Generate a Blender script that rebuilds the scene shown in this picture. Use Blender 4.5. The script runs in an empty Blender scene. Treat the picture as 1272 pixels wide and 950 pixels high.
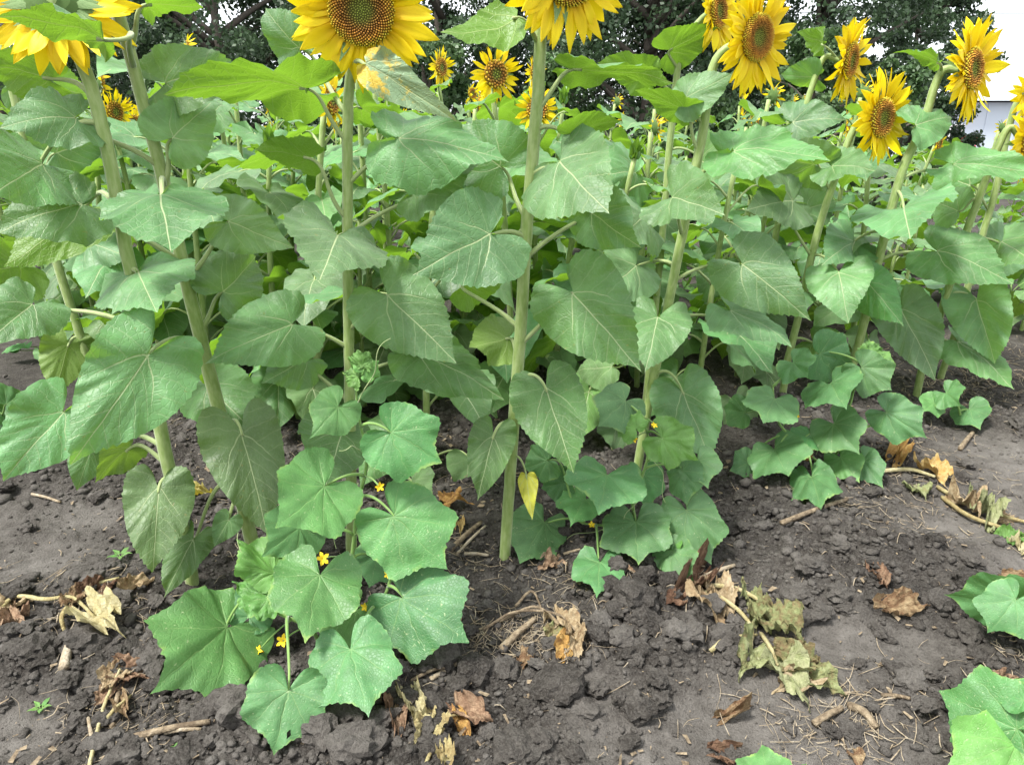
import bpy, math, random
import numpy as np
from mathutils import Vector, Matrix
R = math.radians
rnd = random.Random(7)

# ------------------------------------------------------------------ camera, sky, sun, exposure
sc = bpy.context.scene
W0, H0, F = 1272.0, 950.0, 900.0          # photograph size, focal length in its pixels
CAMH, PITCH = 1.25, R(19.0)
cam_d = bpy.data.cameras.new('camera'); cam = bpy.data.objects.new('camera', cam_d)
sc.collection.objects.link(cam); sc.camera = cam
cam.location = (0, 0, CAMH); cam.rotation_euler = (R(90) - PITCH, 0, 0)
cam_d.sensor_width = 36; cam_d.lens = 36 * F / W0; cam_d.clip_start = 0.05; cam_d.clip_end = 2000

SUN_EL, SUN_AZ = R(62), R(-120)            # azimuth: from +Y towards +X
world = bpy.data.worlds.new('World'); sc.world = world; world.use_nodes = True
wn = world.node_tree.nodes; wl = world.node_tree.links
bg = wn['Background']
sky = wn.new('ShaderNodeTexSky'); sky.sky_type = 'NISHITA'; sky.sun_disc = False
sky.sun_elevation = SUN_EL; sky.sun_rotation = SUN_AZ; sky.air_density = 1.0; sky.dust_density = 4.0; sky.ozone_density = 1.0
hs = wn.new('ShaderNodeHueSaturation'); hs.inputs['Saturation'].default_value = 0.22
mxw = wn.new('ShaderNodeMix'); mxw.data_type = 'RGBA'; mxw.inputs['Factor'].default_value = 0.55
mxw.inputs['B'].default_value = (9.2, 9.6, 10.0, 1)      # the even cloud deck
wl.new(sky.outputs[0], hs.inputs['Color']); wl.new(hs.outputs[0], mxw.inputs['A']); wl.new(mxw.outputs['Result'], bg.inputs['Color'])
bg.inputs['Strength'].default_value = 0.070
sd = bpy.data.lights.new('sun', 'SUN'); sun = bpy.data.objects.new('sun', sd); sc.collection.objects.link(sun)
sd.energy = 2.1; sd.angle = R(12); sd.color = (1.0, 0.97, 0.92)
sdir = Vector((math.cos(SUN_EL) * math.sin(SUN_AZ), math.cos(SUN_EL) * math.cos(SUN_AZ), math.sin(SUN_EL)))
sun.rotation_euler = sdir.to_track_quat('Z', 'Y').to_euler(); sun.location = (0, 0, 20)
vs = sc.view_settings; vs.view_transform = 'Standard'; vs.look = 'None'; vs.gamma = 1; vs.use_curve_mapping = False
vs.exposure = 2.03
sc.cycles.max_bounces = 5; sc.cycles.diffuse_bounces = 3; sc.cycles.transmission_bounces = 4; sc.cycles.glossy_bounces = 2
sc.cycles.use_denoising = True

CR = Vector((1, 0, 0)); CF = Vector((0, math.cos(PITCH), -math.sin(PITCH))); CU = Vector((0, math.sin(PITCH), math.cos(PITCH)))
def ray(px, py): return CF + CR * ((px - W0 / 2) / F) + CU * ((H0 / 2 - py) / F)
def at(px, py, Y):
    d = ray(px, py); t = Y / d.y
    return Vector((0, 0, CAMH)) + d * t
def gnd(px, py):
    d = ray(px, py); t = -CAMH / d.z
    return Vector((0, 0, CAMH)) + d * t
def depth(p): return (p - Vector((0, 0, CAMH))).dot(CF)
def pix(p):
    q = p - Vector((0, 0, CAMH)); z = q.dot(CF)
    return (W0 / 2 + F * q.dot(CR) / z, H0 / 2 - F * q.dot(CU) / z)

# ------------------------------------------------------------------ node helper and materials
class G:
    def __init__(s, name):
        s.m = bpy.data.materials.new(name); s.m.use_nodes = True; s.t = s.m.node_tree
        s.t.nodes.clear(); s.out = s.t.nodes.new('ShaderNodeOutputMaterial')
    def n(s, typ, **k):
        nd = s.t.nodes.new(typ)
        for a, b in k.items(): setattr(nd, a, b)
        return nd
    def put(s, sock, v):
        if isinstance(v, bpy.types.NodeSocket): s.t.links.new(v, sock)
        elif isinstance(v, (tuple, list)): sock.default_value = tuple(v) + ((1,) if len(v) == 3 and sock.type == 'RGBA' else ())
        else: sock.default_value = v
    def ma(s, op, a, b=0.0, c=0.0, clamp=False):
        nd = s.n('ShaderNodeMath', operation=op, use_clamp=clamp)
        for i, v in enumerate((a, b, c)): s.put(nd.inputs[i], v)
        return nd.outputs[0]
    def sstep(s, v, lo, hi, a=0.0, b=1.0):
        nd = s.n('ShaderNodeMapRange', interpolation_type='SMOOTHSTEP')
        for i, x in enumerate((v, lo, hi, a, b)): s.put(nd.inputs[i], x)
        return nd.outputs[0]
    def mix(s, f, a, b, mode='MIX'):
        nd = s.n('ShaderNodeMix', data_type='RGBA', blend_type=mode)
        s.put(nd.inputs['Factor'], f); s.put(nd.inputs['A'], a); s.put(nd.inputs['B'], b)
        return nd.outputs['Result']
    def noise(s, vec, scale, detail=3, rough=0.55, dist=0.0):
        nd = s.n('ShaderNodeTexNoise'); s.put(nd.inputs['Vector'], vec) if vec else None
        nd.inputs['Scale'].default_value = scale; nd.inputs['Detail'].default_value = detail
        nd.inputs['Roughness'].default_value = rough; nd.inputs['Distortion'].default_value = dist
        return nd.outputs['Fac']
    def ramp(s, f, stops):
        nd = s.n('ShaderNodeValToRGB'); s.put(nd.inputs[0], f); e = nd.color_ramp.elements
        while len(e) < len(stops): e.new(0.5)
        for el, (p, c) in zip(e, stops): el.position = p; el.color = tuple(c) + (1,)
        return nd.outputs[0]
    def bump(s, h, strength, dist):
        nd = s.n('ShaderNodeBump'); nd.inputs['Strength'].default_value = strength; nd.inputs['Distance'].default_value = dist
        s.put(nd.inputs['Height'], h); return nd.outputs[0]
    def bsdf(s, col, rough=0.6, spec=0.5, normal=None, **k):
        nd = s.n('ShaderNodeBsdfPrincipled'); s.put(nd.inputs['Base Color'], col); s.put(nd.inputs['Roughness'], rough)
        nd.inputs['Specular IOR Level'].default_value = spec
        if normal: s.put(nd.inputs['Normal'], normal)
        for a, b in k.items(): s.put(nd.inputs[a.replace('_', ' ')], b)
        return nd.outputs[0]
    def leafy(s, col, tcol, tf, rough, spec, normal=None, **k):
        p = s.bsdf(col, rough, spec, normal, **k)
        t = s.n('ShaderNodeBsdfTranslucent'); s.put(t.inputs[0], tcol)
        if normal: s.put(t.inputs['Normal'], normal)
        m = s.n('ShaderNodeMixShader'); s.put(m.inputs[0], tf); s.put(m.inputs[1], p); s.put(m.inputs[2], t.outputs[0])
        s.t.links.new(m.outputs[0], s.out.inputs[0]); return s.m
    def done(s, sh): s.t.links.new(sh, s.out.inputs[0]); return s.m
    def obj(s): return s.n('ShaderNodeTexCoord').outputs['Object']
    def uv(s):
        nd = s.n('ShaderNodeUVMap', uv_map='UVMap'); sp = s.n('ShaderNodeSeparateXYZ'); s.put(sp.inputs[0], nd.outputs[0])
        return nd.outputs[0], sp.outputs[0], sp.outputs[1]
    def rand(s): return s.n('ShaderNodeObjectInfo').outputs['Random']
    def back(s): return s.n('ShaderNodeNewGeometry').outputs['Backfacing']

def mat_sunleaf(name, top, under, trans, yellow=0.0):
    g = G(name); uv, x, y = g.uv(); rd = g.rand()
    wc = g.n('ShaderNodeCombineXYZ'); g.put(wc.inputs[0], g.ma('ADD', x, g.ma('MULTIPLY', rd, 17.0))); g.put(wc.inputs[1], y); g.put(wc.inputs[2], g.ma('MULTIPLY', rd, 5.0))
    y = g.ma('MULTIPLY_ADD', g.ma('SUBTRACT', g.noise(wc.outputs[0], 3.5, 2), 0.5), 0.14, y)
    x = g.ma('MULTIPLY_ADD', g.ma('SUBTRACT', g.noise(wc.outputs[0], 2.2, 1), 0.5), 0.05, x); ax = g.ma('ABSOLUTE', x)
    # midrib, two strong basal veins, fainter side veins
    wm = g.ma('MULTIPLY_ADD', y, -0.006, 0.011)
    mid = g.ma('SUBTRACT', 1.0, g.sstep(ax, g.ma('MULTIPLY', wm, 0.45), wm))
    yc = g.ma('MULTIPLY_ADD', g.ma('MULTIPLY', ax, ax), 1.7, g.ma('MULTIPLY', ax, 0.62))
    db = g.ma('MULTIPLY', g.ma('ABSOLUTE', g.ma('SUBTRACT', y, yc)), 0.62)
    bas = g.ma('MULTIPLY', g.ma('SUBTRACT', 1.0, g.sstep(db, 0.0025, 0.0085)), g.sstep(ax, 0.36, 0.18))
    s1 = g.ma('SUBTRACT', g.ma('SUBTRACT', y, g.ma('MULTIPLY', ax, 0.72)), g.ma('MULTIPLY', g.ma('MULTIPLY', ax, ax), 0.7))
    fr = g.ma('ABSOLUTE', g.ma('SUBTRACT', g.ma('FRACT', g.ma('MULTIPLY', g.ma('ADD', s1, g.ma('MULTIPLY_ADD', g.ma('GREATER_THAN', x, 0.0), 0.07, 0.04)), 6.25)), 0.5))
    lat = g.ma('MULTIPLY', g.sstep(fr, 0.44, 0.49), g.sstep(s1, 0.05, 0.12))
    s2 = g.ma('SUBTRACT', y, g.ma('MULTIPLY', ax, -0.15))
    fr2 = g.ma('ABSOLUTE', g.ma('SUBTRACT', g.ma('FRACT', g.ma('MULTIPLY', s2, 7.0)), 0.5))
    lat2 = g.ma('MULTIPLY', g.sstep(fr2, 0.45, 0.49), g.sstep(s1, 0.05, -0.02))
    vein = g.ma('MAXIMUM', mid, g.ma('MAXIMUM', g.ma('MULTIPLY', bas, 0.8), g.ma('MULTIPLY', g.ma('MAXIMUM', lat, g.ma('MULTIPLY', lat2, 0.7)), 0.36)))
    vo = g.n('ShaderNodeTexVoronoi', feature='DISTANCE_TO_EDGE'); g.put(vo.inputs['Vector'], uv); vo.inputs['Scale'].default_value = 17
    net = g.sstep(vo.outputs['Distance'], 0.0, 0.10)
    vec = g.n('ShaderNodeVectorMath', operation='ADD'); g.put(vec.inputs[0], uv)
    cmb = g.n('ShaderNodeCombineXYZ'); g.put(cmb.inputs[0], g.ma('MULTIPLY', rd, 37.0)); g.put(cmb.inputs[2], g.ma('MULTIPLY', rd, 11.0)); g.put(vec.inputs[1], cmb.outputs[0])
    v2 = vec.outputs[0]
    blot = g.noise(v2, 3.2, 4); fine = g.noise(v2, 38, 3, 0.6)
    c = g.mix(g.sstep(blot, 0.3, 0.72), tuple(q * 0.74 for q in top), tuple(q * 1.20 for q in top))
    hsn = g.n('ShaderNodeHueSaturation'); g.put(hsn.inputs['Hue'], g.ma('MULTIPLY_ADD', rd, 0.034, 0.483))
    g.put(hsn.inputs['Value'], g.ma('MULTIPLY_ADD', g.ma('FRACT', g.ma('MULTIPLY', rd, 7.31)), 0.50, 0.74)); g.put(hsn.inputs['Saturation'], g.ma('MULTIPLY_ADD', g.ma('FRACT', g.ma('MULTIPLY', rd, 3.7)), 0.28, 0.86)); g.put(hsn.inputs['Color'], c)
    c = g.mix(g.ma('MULTIPLY', g.ma('SUBTRACT', 1.0, net), 0.10), hsn.outputs[0], (0.25, 0.34, 0.17))
    c = g.mix(g.ma('MULTIPLY', g.sstep(fine, 0.5, 0.75), 0.14), c, (0.30, 0.37, 0.27))
    spot = g.sstep(g.noise(v2, 21, 1), 0.735, 0.775)
    c = g.mix(g.ma('MULTIPLY', spot, 0.65), c, (0.20, 0.17, 0.06))
    c = g.mix(g.ma('MULTIPLY', vein, 0.80), c, (0.40, 0.47, 0.25))
    if yellow:
        yf = g.ma('MULTIPLY', g.sstep(g.ma('ADD', g.noise(v2, 5, 4, 0.6), g.ma('MULTIPLY', y, -0.42)), 0.40, 0.22 if yellow < 0 else 0.50), abs(yellow))
        c = g.mix(yf, c, (0.62, 0.42, 0.05))
    cu = g.mix(g.ma('MULTIPLY', vein, 0.7), under, (0.33, 0.42, 0.15))
    cu = g.mix(g.ma('MULTIPLY', g.ma('SUBTRACT', 1.0, net), 0.25), cu, (0.24, 0.36, 0.09))
    col = g.mix(g.back(), c, cu)
    h = g.ma('SUBTRACT', g.ma('ADD', g.ma('MULTIPLY', net, 0.32), g.ma('MULTIPLY', fine, 0.35)), g.ma('MULTIPLY', vein, 0.9))
    nb = g.bump(h, 0.45, 0.004)
    return g.leafy(col, g.mix(g.ma('MULTIPLY', vein, 0.5), trans, (0.25, 0.32, 0.08)), 0.36, 0.45, 0.38, nb, Sheen_Weight=0.05, Sheen_Roughness=0.5)

def mat_cucleaf(name, top, under, trans, edge=(0.30, 0.40, 0.09)):
    g = G(name); uv, x, y = g.uv(); rd = g.rand()
    wc = g.n('ShaderNodeCombineXYZ'); g.put(wc.inputs[0], g.ma('ADD', x, g.ma('MULTIPLY', rd, 13.0))); g.put(wc.inputs[1], y); g.put(wc.inputs[2], g.ma('MULTIPLY', rd, 5.0))
    nw = g.ma('SUBTRACT', g.noise(wc.outputs[0], 3.0, 2), 0.5); x = g.ma('MULTIPLY_ADD', nw, 0.16, x); y = g.ma('MULTIPLY_ADD', nw, -0.10, y)
    r = g.ma('SQRT', g.ma('ADD', g.ma('MULTIPLY', x, x), g.ma('MULTIPLY', y, y)))
    ang = g.ma('ABSOLUTE', g.ma('ARCTAN2', x, y)); vein = None
    for t, rr in ((0.0, 1.0), (0.70, 0.8), (1.40, 0.62), (2.2, 0.45)):
        d = g.ma('MULTIPLY', r, g.ma('ABSOLUTE', g.ma('SUBTRACT', ang, g.ma('MULTIPLY_ADD', r, -0.12 if t else 0.0, t))))
        ln = g.ma('MULTIPLY', g.ma('SUBTRACT', 1.0, g.sstep(d, 0.002, 0.0105)), g.sstep(r, rr * 1.05, rr * 0.55))
        vein = ln if vein is None else g.ma('MAXIMUM', vein, ln)
    sec = g.ma('ABSOLUTE', g.ma('SUBTRACT', g.ma('FRACT', g.ma('MULTIPLY', g.ma('SUBTRACT', r, g.ma('MULTIPLY', g.ma('ABSOLUTE', g.ma('SINE', g.ma('MULTIPLY', ang, 4.48))), 0.13)), 5.5)), 0.5))
    v3 = g.ma('MULTIPLY', g.sstep(sec, 0.445, 0.495), 0.35); vein = g.ma('MAXIMUM', vein, v3)
    cmb = g.n('ShaderNodeCombineXYZ'); g.put(cmb.inputs[0], g.ma('MULTIPLY', rd, 31.0)); g.put(cmb.inputs[2], g.ma('MULTIPLY', rd, 9.0))
    vec = g.n('ShaderNodeVectorMath', operation='ADD'); g.put(vec.inputs[0], uv); g.put(vec.inputs[1], cmb.outputs[0]); v2 = vec.outputs[0]
    vo = g.n('ShaderNodeTexVoronoi', feature='DISTANCE_TO_EDGE'); g.put(vo.inputs['Vector'], v2); vo.inputs['Scale'].default_value = 24
    net = g.sstep(vo.outputs['Distance'], 0.0, 0.13)
    blot = g.noise(v2, 3.4, 4); fine = g.noise(v2, 45, 2)
    c = g.mix(g.sstep(blot, 0.3, 0.7), tuple(q * 0.80 for q in top), tuple(q * 1.15 for q in top))
    hsn = g.n('ShaderNodeHueSaturation'); g.put(hsn.inputs['Hue'], g.ma('MULTIPLY_ADD', rd, 0.03, 0.488))
    g.put(hsn.inputs['Value'], g.ma('MULTIPLY_ADD', g.ma('FRACT', g.ma('MULTIPLY', rd, 5.3)), 0.4, 0.82)); g.put(hsn.inputs['Color'], c)
    c = g.mix(g.ma('MULTIPLY', g.ma('SUBTRACT', 1.0, net), 0.14), hsn.outputs[0], (0.18, 0.30, 0.10))
    c = g.mix(g.ma('MULTIPLY', vein, 0.30), c, (0.26, 0.37, 0.14))
    sp = g.sstep(g.noise(v2, 24, 2), 0.66, 0.74); c = g.mix(g.ma('MULTIPLY', sp, 0.55), c, (0.40, 0.46, 0.25))
    at_ = g.n('ShaderNodeAttribute', attribute_name='rim'); rim = at_.outputs['Fac']
    c = g.mix(g.ma('MULTIPLY', g.sstep(g.ma('ADD', rim, g.ma('MULTIPLY', g.ma('SUBTRACT', blot, 0.5), 0.5)), 0.97, 1.10), 0.55), c, edge)
    cu = g.mix(g.ma('MULTIPLY', vein, 0.7), under, (0.30, 0.40, 0.15))
    col = g.mix(g.back(), c, cu)
    h = g.ma('SUBTRACT', g.ma('ADD', g.ma('MULTIPLY', net, 0.5), g.ma('MULTIPLY', fine, 0.25)), g.ma('MULTIPLY', vein, 0.9))
    return g.leafy(col, trans, 0.26, 0.48, 0.45, g.bump(h, 0.36, 0.004))

def mat_stem(name, a, b, rough=0.55):
    g = G(name); uv, x, y = g.uv(); rd = g.rand()
    mp = g.n('ShaderNodeMapping'); g.put(mp.inputs[0], uv); mp.inputs['Scale'].default_value = (9, 5, 1)
    st = g.noise(mp.outputs[0], 1.0, 3); bl = g.noise(g.obj(), 26, 3)
    c = g.mix(g.sstep(st, 0.3, 0.7), a, b)
    c = g.mix(g.ma('MULTIPLY', g.sstep(bl, 0.58, 0.75), 0.35), c, tuple(q * 0.6 for q in a))
    h = g.ma('ADD', st, g.ma('MULTIPLY', g.noise(g.obj(), 350, 2), 0.5))
    return g.leafy(c, (0.20, 0.30, 0.06), 0.10, rough, 0.3, g.bump(h, 0.5, 0.003), Sheen_Weight=0.35, Sheen_Roughness=0.4)

def mat_petal():
    g = G('yellow_petal'); uv, x, y = g.uv(); rd = g.rand()
    mp = g.n('ShaderNodeMapping'); g.put(mp.inputs[0], uv); mp.inputs['Scale'].default_value = (26, 1.5, 1)
    st = g.noise(mp.outputs[0], 1.0, 2)
    c = g.mix(g.sstep(y, 0.0, 0.45), (0.76, 0.47, 0.002), (0.82, 0.64, 0.009))
    c = g.mix(g.ma('MULTIPLY', g.sstep(st, 0.35, 0.7), 0.4), c, (0.78, 0.55, 0.004))
    hsn = g.n('ShaderNodeHueSaturation'); g.put(hsn.inputs['Hue'], g.ma('MULTIPLY_ADD', rd, 0.016, 0.492)); g.put(hsn.inputs['Value'], g.ma('MULTIPLY_ADD', rd, 0.2, 0.86)); g.put(hsn.inputs['Color'], c)
    return g.leafy(hsn.outputs[0], (0.84, 0.64, 0.008), 0.36, 0.5, 0.25, g.bump(st, 0.3, 0.002))

def mat_attr(name, rough=0.8, spec=0.2, tf=0.0):
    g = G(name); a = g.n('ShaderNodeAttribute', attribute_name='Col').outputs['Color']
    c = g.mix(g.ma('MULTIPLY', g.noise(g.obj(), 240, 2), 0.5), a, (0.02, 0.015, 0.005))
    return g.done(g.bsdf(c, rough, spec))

def mat_soil(name, clod=False):
    g = G(name); v = g.n('ShaderNodeNewGeometry').outputs['Position']; rd = g.rand()
    n1 = g.noise(v, 2.1, 5, 0.6); n2 = g.noise(v, 23, 5, 0.65); n3 = g.noise(v, 170, 3, 0.65); n4 = g.noise(v, 620, 2, 0.6)
    f = g.ma('ADD', g.ma('MULTIPLY', n1, 0.5), g.ma('MULTIPLY', n2, 0.5))
    if clod:
        f = g.ma('ADD', f, g.ma('MULTIPLY_ADD', rd, 0.18, -0.06))
    else:
        dry = g.n('ShaderNodeAttribute', attribute_name='dry').outputs['Fac']
        f = g.ma('ADD', f, g.ma('MULTIPLY_ADD', dry, 0.22, -0.03))
    c = g.ramp(f, [(0.28, (0.016, 0.0136, 0.0115)), (0.45, (0.043, 0.0380, 0.0330)), (0.60, (0.098, 0.0890, 0.0790)), (0.84, (0.205, 0.190, 0.172))])
    c = g.mix(g.ma('MULTIPLY', g.sstep(n3, 0.42, 0.7), 0.42), c, (0.160, 0.148, 0.132))
    c = g.mix(g.ma('MULTIPLY', g.sstep(n4, 0.62, 0.8), 0.30), c, (0.26, 0.235, 0.21))
    c = g.mix(g.ma('MULTIPLY', g.sstep(n3, 0.48, 0.28), 0.45), c, (0.028, 0.023, 0.020))  # painted shade: colour darkened in the small hollows of the bump
    h = g.ma('ADD', g.ma('MULTIPLY', n3, 0.8), g.ma('ADD', g.ma('MULTIPLY', n4, 0.35), g.ma('MULTIPLY', n2, 0.6)))
    return g.done(g.bsdf(c, 0.95, 0.15, g.bump(h, 1.0, 0.016)))

def mat_dry(name, a, b, c2, tf=0.2):
    g = G(name); uv, x, y = g.uv(); rd = g.rand(); o = g.obj()
    n = g.noise(o, 46, 5, 0.65); n2 = g.noise(o, 190, 4, 0.65, 0.6)
    c = g.ramp(g.ma('ADD', n, g.ma('MULTIPLY_ADD', rd, 0.3, -0.15)), [(0.3, c2), (0.5, a), (0.72, b)])
    c = g.mix(g.ma('MULTIPLY', g.sstep(n2, 0.5, 0.7), 0.3), c, tuple(q * 0.45 for q in c2))
    return g.leafy(c, a, tf, 0.8, 0.15, g.bump(g.ma('ADD', n2, g.ma('MULTIPLY', n, 1.5)), 0.9, 0.008))

def mat_plain(name, col, rough=0.7, spec=0.3, var=0.2, scale=8.0, bump=0.0):
    g = G(name); o = g.obj(); n = g.noise(o, scale, 4, 0.6)
    c = g.mix(n, tuple(q * (1 - var) for q in col), tuple(q * (1 + var) for q in col))
    return g.done(g.bsdf(c, rough, spec, g.bump(n, 0.5, bump) if bump else None))

def mat_foliage(name, a, b, tf=0.22):
    g = G(name); o = g.obj(); at_ = g.n('ShaderNodeAttribute', attribute_name='tint').outputs['Fac']
    c = g.mix(at_, a, b); c = g.mix(g.ma('MULTIPLY', g.noise(o, 1.3, 3), 0.5), c, tuple(q * 0.65 for q in a))
    return g.leafy(c, tuple(q * 1.3 for q in b), tf, 0.5, 0.4)

M = {}
M['leaf'] = mat_sunleaf('sunflower_leaf', (0.106, 0.228, 0.086), (0.098, 0.195, 0.022), (0.22, 0.42, 0.026))
M['leaf_y'] = mat_sunleaf('sunflower_leaf_yellowing', (0.185, 0.265, 0.150), (0.19, 0.25, 0.05), (0.30, 0.32, 0.04), 0.95)
M['leaf_low'] = mat_sunleaf('sunflower_leaf_old', (0.108, 0.215, 0.070), (0.13, 0.215, 0.04), (0.20, 0.34, 0.03))
M['leaf_yel'] = mat_sunleaf('sunflower_leaf_yellow', (0.48, 0.44, 0.07), (0.46, 0.42, 0.06), (0.50, 0.42, 0.04))
M['cuc'] = mat_cucleaf('cucumber_leaf', (0.082, 0.215, 0.062), (0.11, 0.22, 0.05), (0.12, 0.30, 0.04))
M['cuc_d'] = mat_cucleaf('cucumber_leaf_bluish', (0.074, 0.180, 0.064), (0.10, 0.20, 0.05), (0.12, 0.27, 0.035))
M['cuc_y'] = mat_cucleaf('cucumber_leaf_young', (0.105, 0.235, 0.050), (0.12, 0.24, 0.04), (0.18, 0.38, 0.03))
M['stem'] = mat_stem('sunflower_stem', (0.20, 0.285, 0.075), (0.30, 0.375, 0.150))
M['petiole'] = mat_stem('leaf_stalk', (0.235, 0.305, 0.105), (0.34, 0.41, 0.19))
M['vine'] = mat_stem('vine_stem', (0.120, 0.245, 0.050), (0.220, 0.340, 0.100))
M['petal'] = mat_petal()
M['disc'] = mat_attr('flower_disc')
M['bract'] = mat_stem('flower_bract', (0.095, 0.175, 0.045), (0.150, 0.240, 0.075))
M['soil'] = mat_soil('dark_soil'); M['clod'] = mat_soil('soil_clod', True)
M['straw'] = mat_dry('dry_straw', (0.34, 0.27, 0.18), (0.52, 0.45, 0.34), (0.16, 0.12, 0.08))
M['tan'] = mat_dry('withered_tan', (0.33, 0.245, 0.14), (0.50, 0.41, 0.27), (0.17, 0.10, 0.055))
M['brown'] = mat_dry('withered_brown', (0.22, 0.135, 0.085), (0.40, 0.28, 0.18), (0.10, 0.055, 0.035))
M['drygreen'] = mat_dry('withered_green', (0.24, 0.27, 0.12), (0.38, 0.39, 0.22), (0.22, 0.165, 0.085), 0.25)
M['cream'] = mat_dry('withered_cream', (0.46, 0.40, 0.20), (0.56, 0.51, 0.31), (0.32, 0.24, 0.11), 0.25)
M['orange'] = mat_dry('withered_orange', (0.48, 0.29, 0.09), (0.58, 0.44, 0.20), (0.28, 0.15, 0.06), 0.2)
M['cucflower'] = mat_plain('cucumber_flower', (0.85, 0.60, 0.03), 0.6, 0.2, 0.1, 60)
M['bark'] = mat_plain('tree_bark', (0.10, 0.085, 0.07), 0.9, 0.2, 0.4, 14, 0.02)
M['fol'] = mat_foliage('tree_leaf', (0.022, 0.046, 0.020), (0.058, 0.100, 0.044))
M['fol2'] = mat_foliage('hedge_leaf', (0.026, 0.060, 0.020), (0.085, 0.150, 0.050))
M['wall'] = mat_plain('painted_wall', (0.56, 0.62, 0.70), 0.6, 0.3, 0.05, 0.8)
M['roof'] = mat_plain('grey_roof', (0.42, 0.45, 0.48), 0.7, 0.3, 0.1, 1.5)
M['white'] = mat_plain('white_paint', (0.78, 0.78, 0.76), 0.5, 0.4, 0.05, 3)
M['glass'] = mat_plain('dark_glass', (0.015, 0.018, 0.022), 0.08, 0.6, 0.1, 3)
M['cable'] = mat_plain('black_cable', (0.03, 0.03, 0.03), 0.6, 0.3, 0.1, 3)
M['wood'] = mat_plain('pole_wood', (0.16, 0.12, 0.09), 0.9, 0.2, 0.3, 6)
M['redpaint'] = mat_plain('red_paint', (0.40, 0.06, 0.05), 0.5, 0.3, 0.2, 6)

# ------------------------------------------------------------------ mesh and object helpers
COL = sc.collection
def mk_mesh(name, V, faces, mat, uv=None, smooth=True, attrs=None, col=None):
    me = bpy.data.meshes.new(name)
    V = np.asarray(V, np.float32)
    if isinstance(faces, np.ndarray):
        n, k = faces.shape
        me.vertices.add(len(V)); me.vertices.foreach_set('co', V.ravel())
        me.loops.add(n * k); me.loops.foreach_set('vertex_index', faces.astype(np.int32).ravel())
        me.polygons.add(n); me.polygons.foreach_set('loop_start', np.arange(0, n * k, k, dtype=np.int32))
        me.update(calc_edges=True)
    else:
        me.from_pydata(V.tolist(), [], faces)
    if uv is not None:
        li = np.empty(len(me.loops), np.int32); me.loops.foreach_get('vertex_index', li)
        l = me.uv_layers.new(name='UVMap'); l.data.foreach_set('uv', np.asarray(uv, np.float32)[li].ravel())
    for a, d in (attrs or {}).items():
        at_ = me.attributes.new(a, 'FLOAT', 'POINT'); at_.data.foreach_set('value', np.asarray(d, np.float32))
    if col is not None:
        ca = me.attributes.new('Col', 'FLOAT_COLOR', 'POINT'); c4 = np.ones((len(V), 4), np.float32); c4[:, :3] = col; ca.data.foreach_set('color', c4.ravel())
    me.polygons.foreach_set('use_smooth', np.full(len(me.polygons), smooth))
    me.materials.append(mat); me.update()
    return me
def ob(name, me, parent=None, **p):
    o = bpy.data.objects.new(name, me); COL.objects.link(o)
    if parent is not None: o.parent = parent
    for a, b in p.items(): o[a] = b
    return o
def thing(name, loc, label, cat, group=None):
    o = ob(name, None); o.location = loc; o['label'] = label; o['category'] = cat
    if group: o['group'] = group
    o.empty_display_size = 0.1
    return o
def copy_tree(o, parent=None):
    c = o.copy(); COL.objects.link(c); c.parent = parent
    for ch in o.children: copy_tree(ch, c)
    return c
class Parts:      # collects several shapes that make one mesh
    def __init__(s): s.v = []; s.f = []; s.uv = []; s.n = 0
    def add(s, V, Fc, uv=None):
        s.v.append(np.asarray(V, float)); s.f += [tuple(i + s.n for i in f) for f in Fc]
        s.uv.append(np.zeros((len(V), 2)) if uv is None else np.asarray(uv, float)); s.n += len(V); return s
    def mesh(s, name, mat, **k): return mk_mesh(name, np.vstack(s.v), s.f, mat, np.vstack(s.uv), **k)

def spline(P, n):
    P = [Vector(p) for p in P]
    if len(P) == 2: return [P[0].lerp(P[1], i / (n - 1)) for i in range(n)]
    Q = [P[0] * 2 - P[1]] + P + [P[-1] * 2 - P[-2]]; out = []
    for i in range(n):
        t = i / (n - 1) * (len(P) - 1); k = min(int(t), len(P) - 2); u = t - k
        a, b, c, d = Q[k:k + 4]
        out.append(0.5 * ((2 * b) + (c - a) * u + (2 * a - 5 * b + 4 * c - d) * u * u + (3 * b - a - 3 * c + d) * u ** 3))
    return out
def bez(a, b, c, d, n):
    return [a * (1 - t) ** 3 + b * 3 * t * (1 - t) ** 2 + c * 3 * t * t * (1 - t) + d * t ** 3 for t in [i / (n - 1) for i in range(n)]]
def tube(P, r, seg=8, ridge=0.0, cap=True):
    n = len(P); V = []; UV = []; Fc = []
    rr = r if hasattr(r, '__len__') else [r] * n
    T = [(P[min(i + 1, n - 1)] - P[max(i - 1, 0)]).normalized() for i in range(n)]
    u = T[0].orthogonal().normalized(); ln = 0
    for i in range(n):
        if i: ln += (P[i] - P[i - 1]).length
        u = (u - T[i] * u.dot(T[i])); u = u.normalized() if u.length > 1e-6 else T[i].orthogonal().normalized()
        w = T[i].cross(u)
        for k in range(seg):
            a = 2 * math.pi * k / seg; q = rr[i] * (1 + (ridge if k % 2 else -ridge))
            V.append(P[i] + (u * math.cos(a) + w * math.sin(a)) * q); UV.append((k / seg if k <= seg / 2 else 1 - k / seg, ln * 4))
    for i in range(n - 1):
        for k in range(seg):
            k2 = (k + 1) % seg; Fc.append((i * seg + k, i * seg + k2, (i + 1) * seg + k2, (i + 1) * seg + k))
    if cap: Fc.append(tuple(range(seg - 1, -1, -1))); Fc.append(tuple((n - 1) * seg + k for k in range(seg)))
    return [tuple(v) for v in V], Fc, UV
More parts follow.
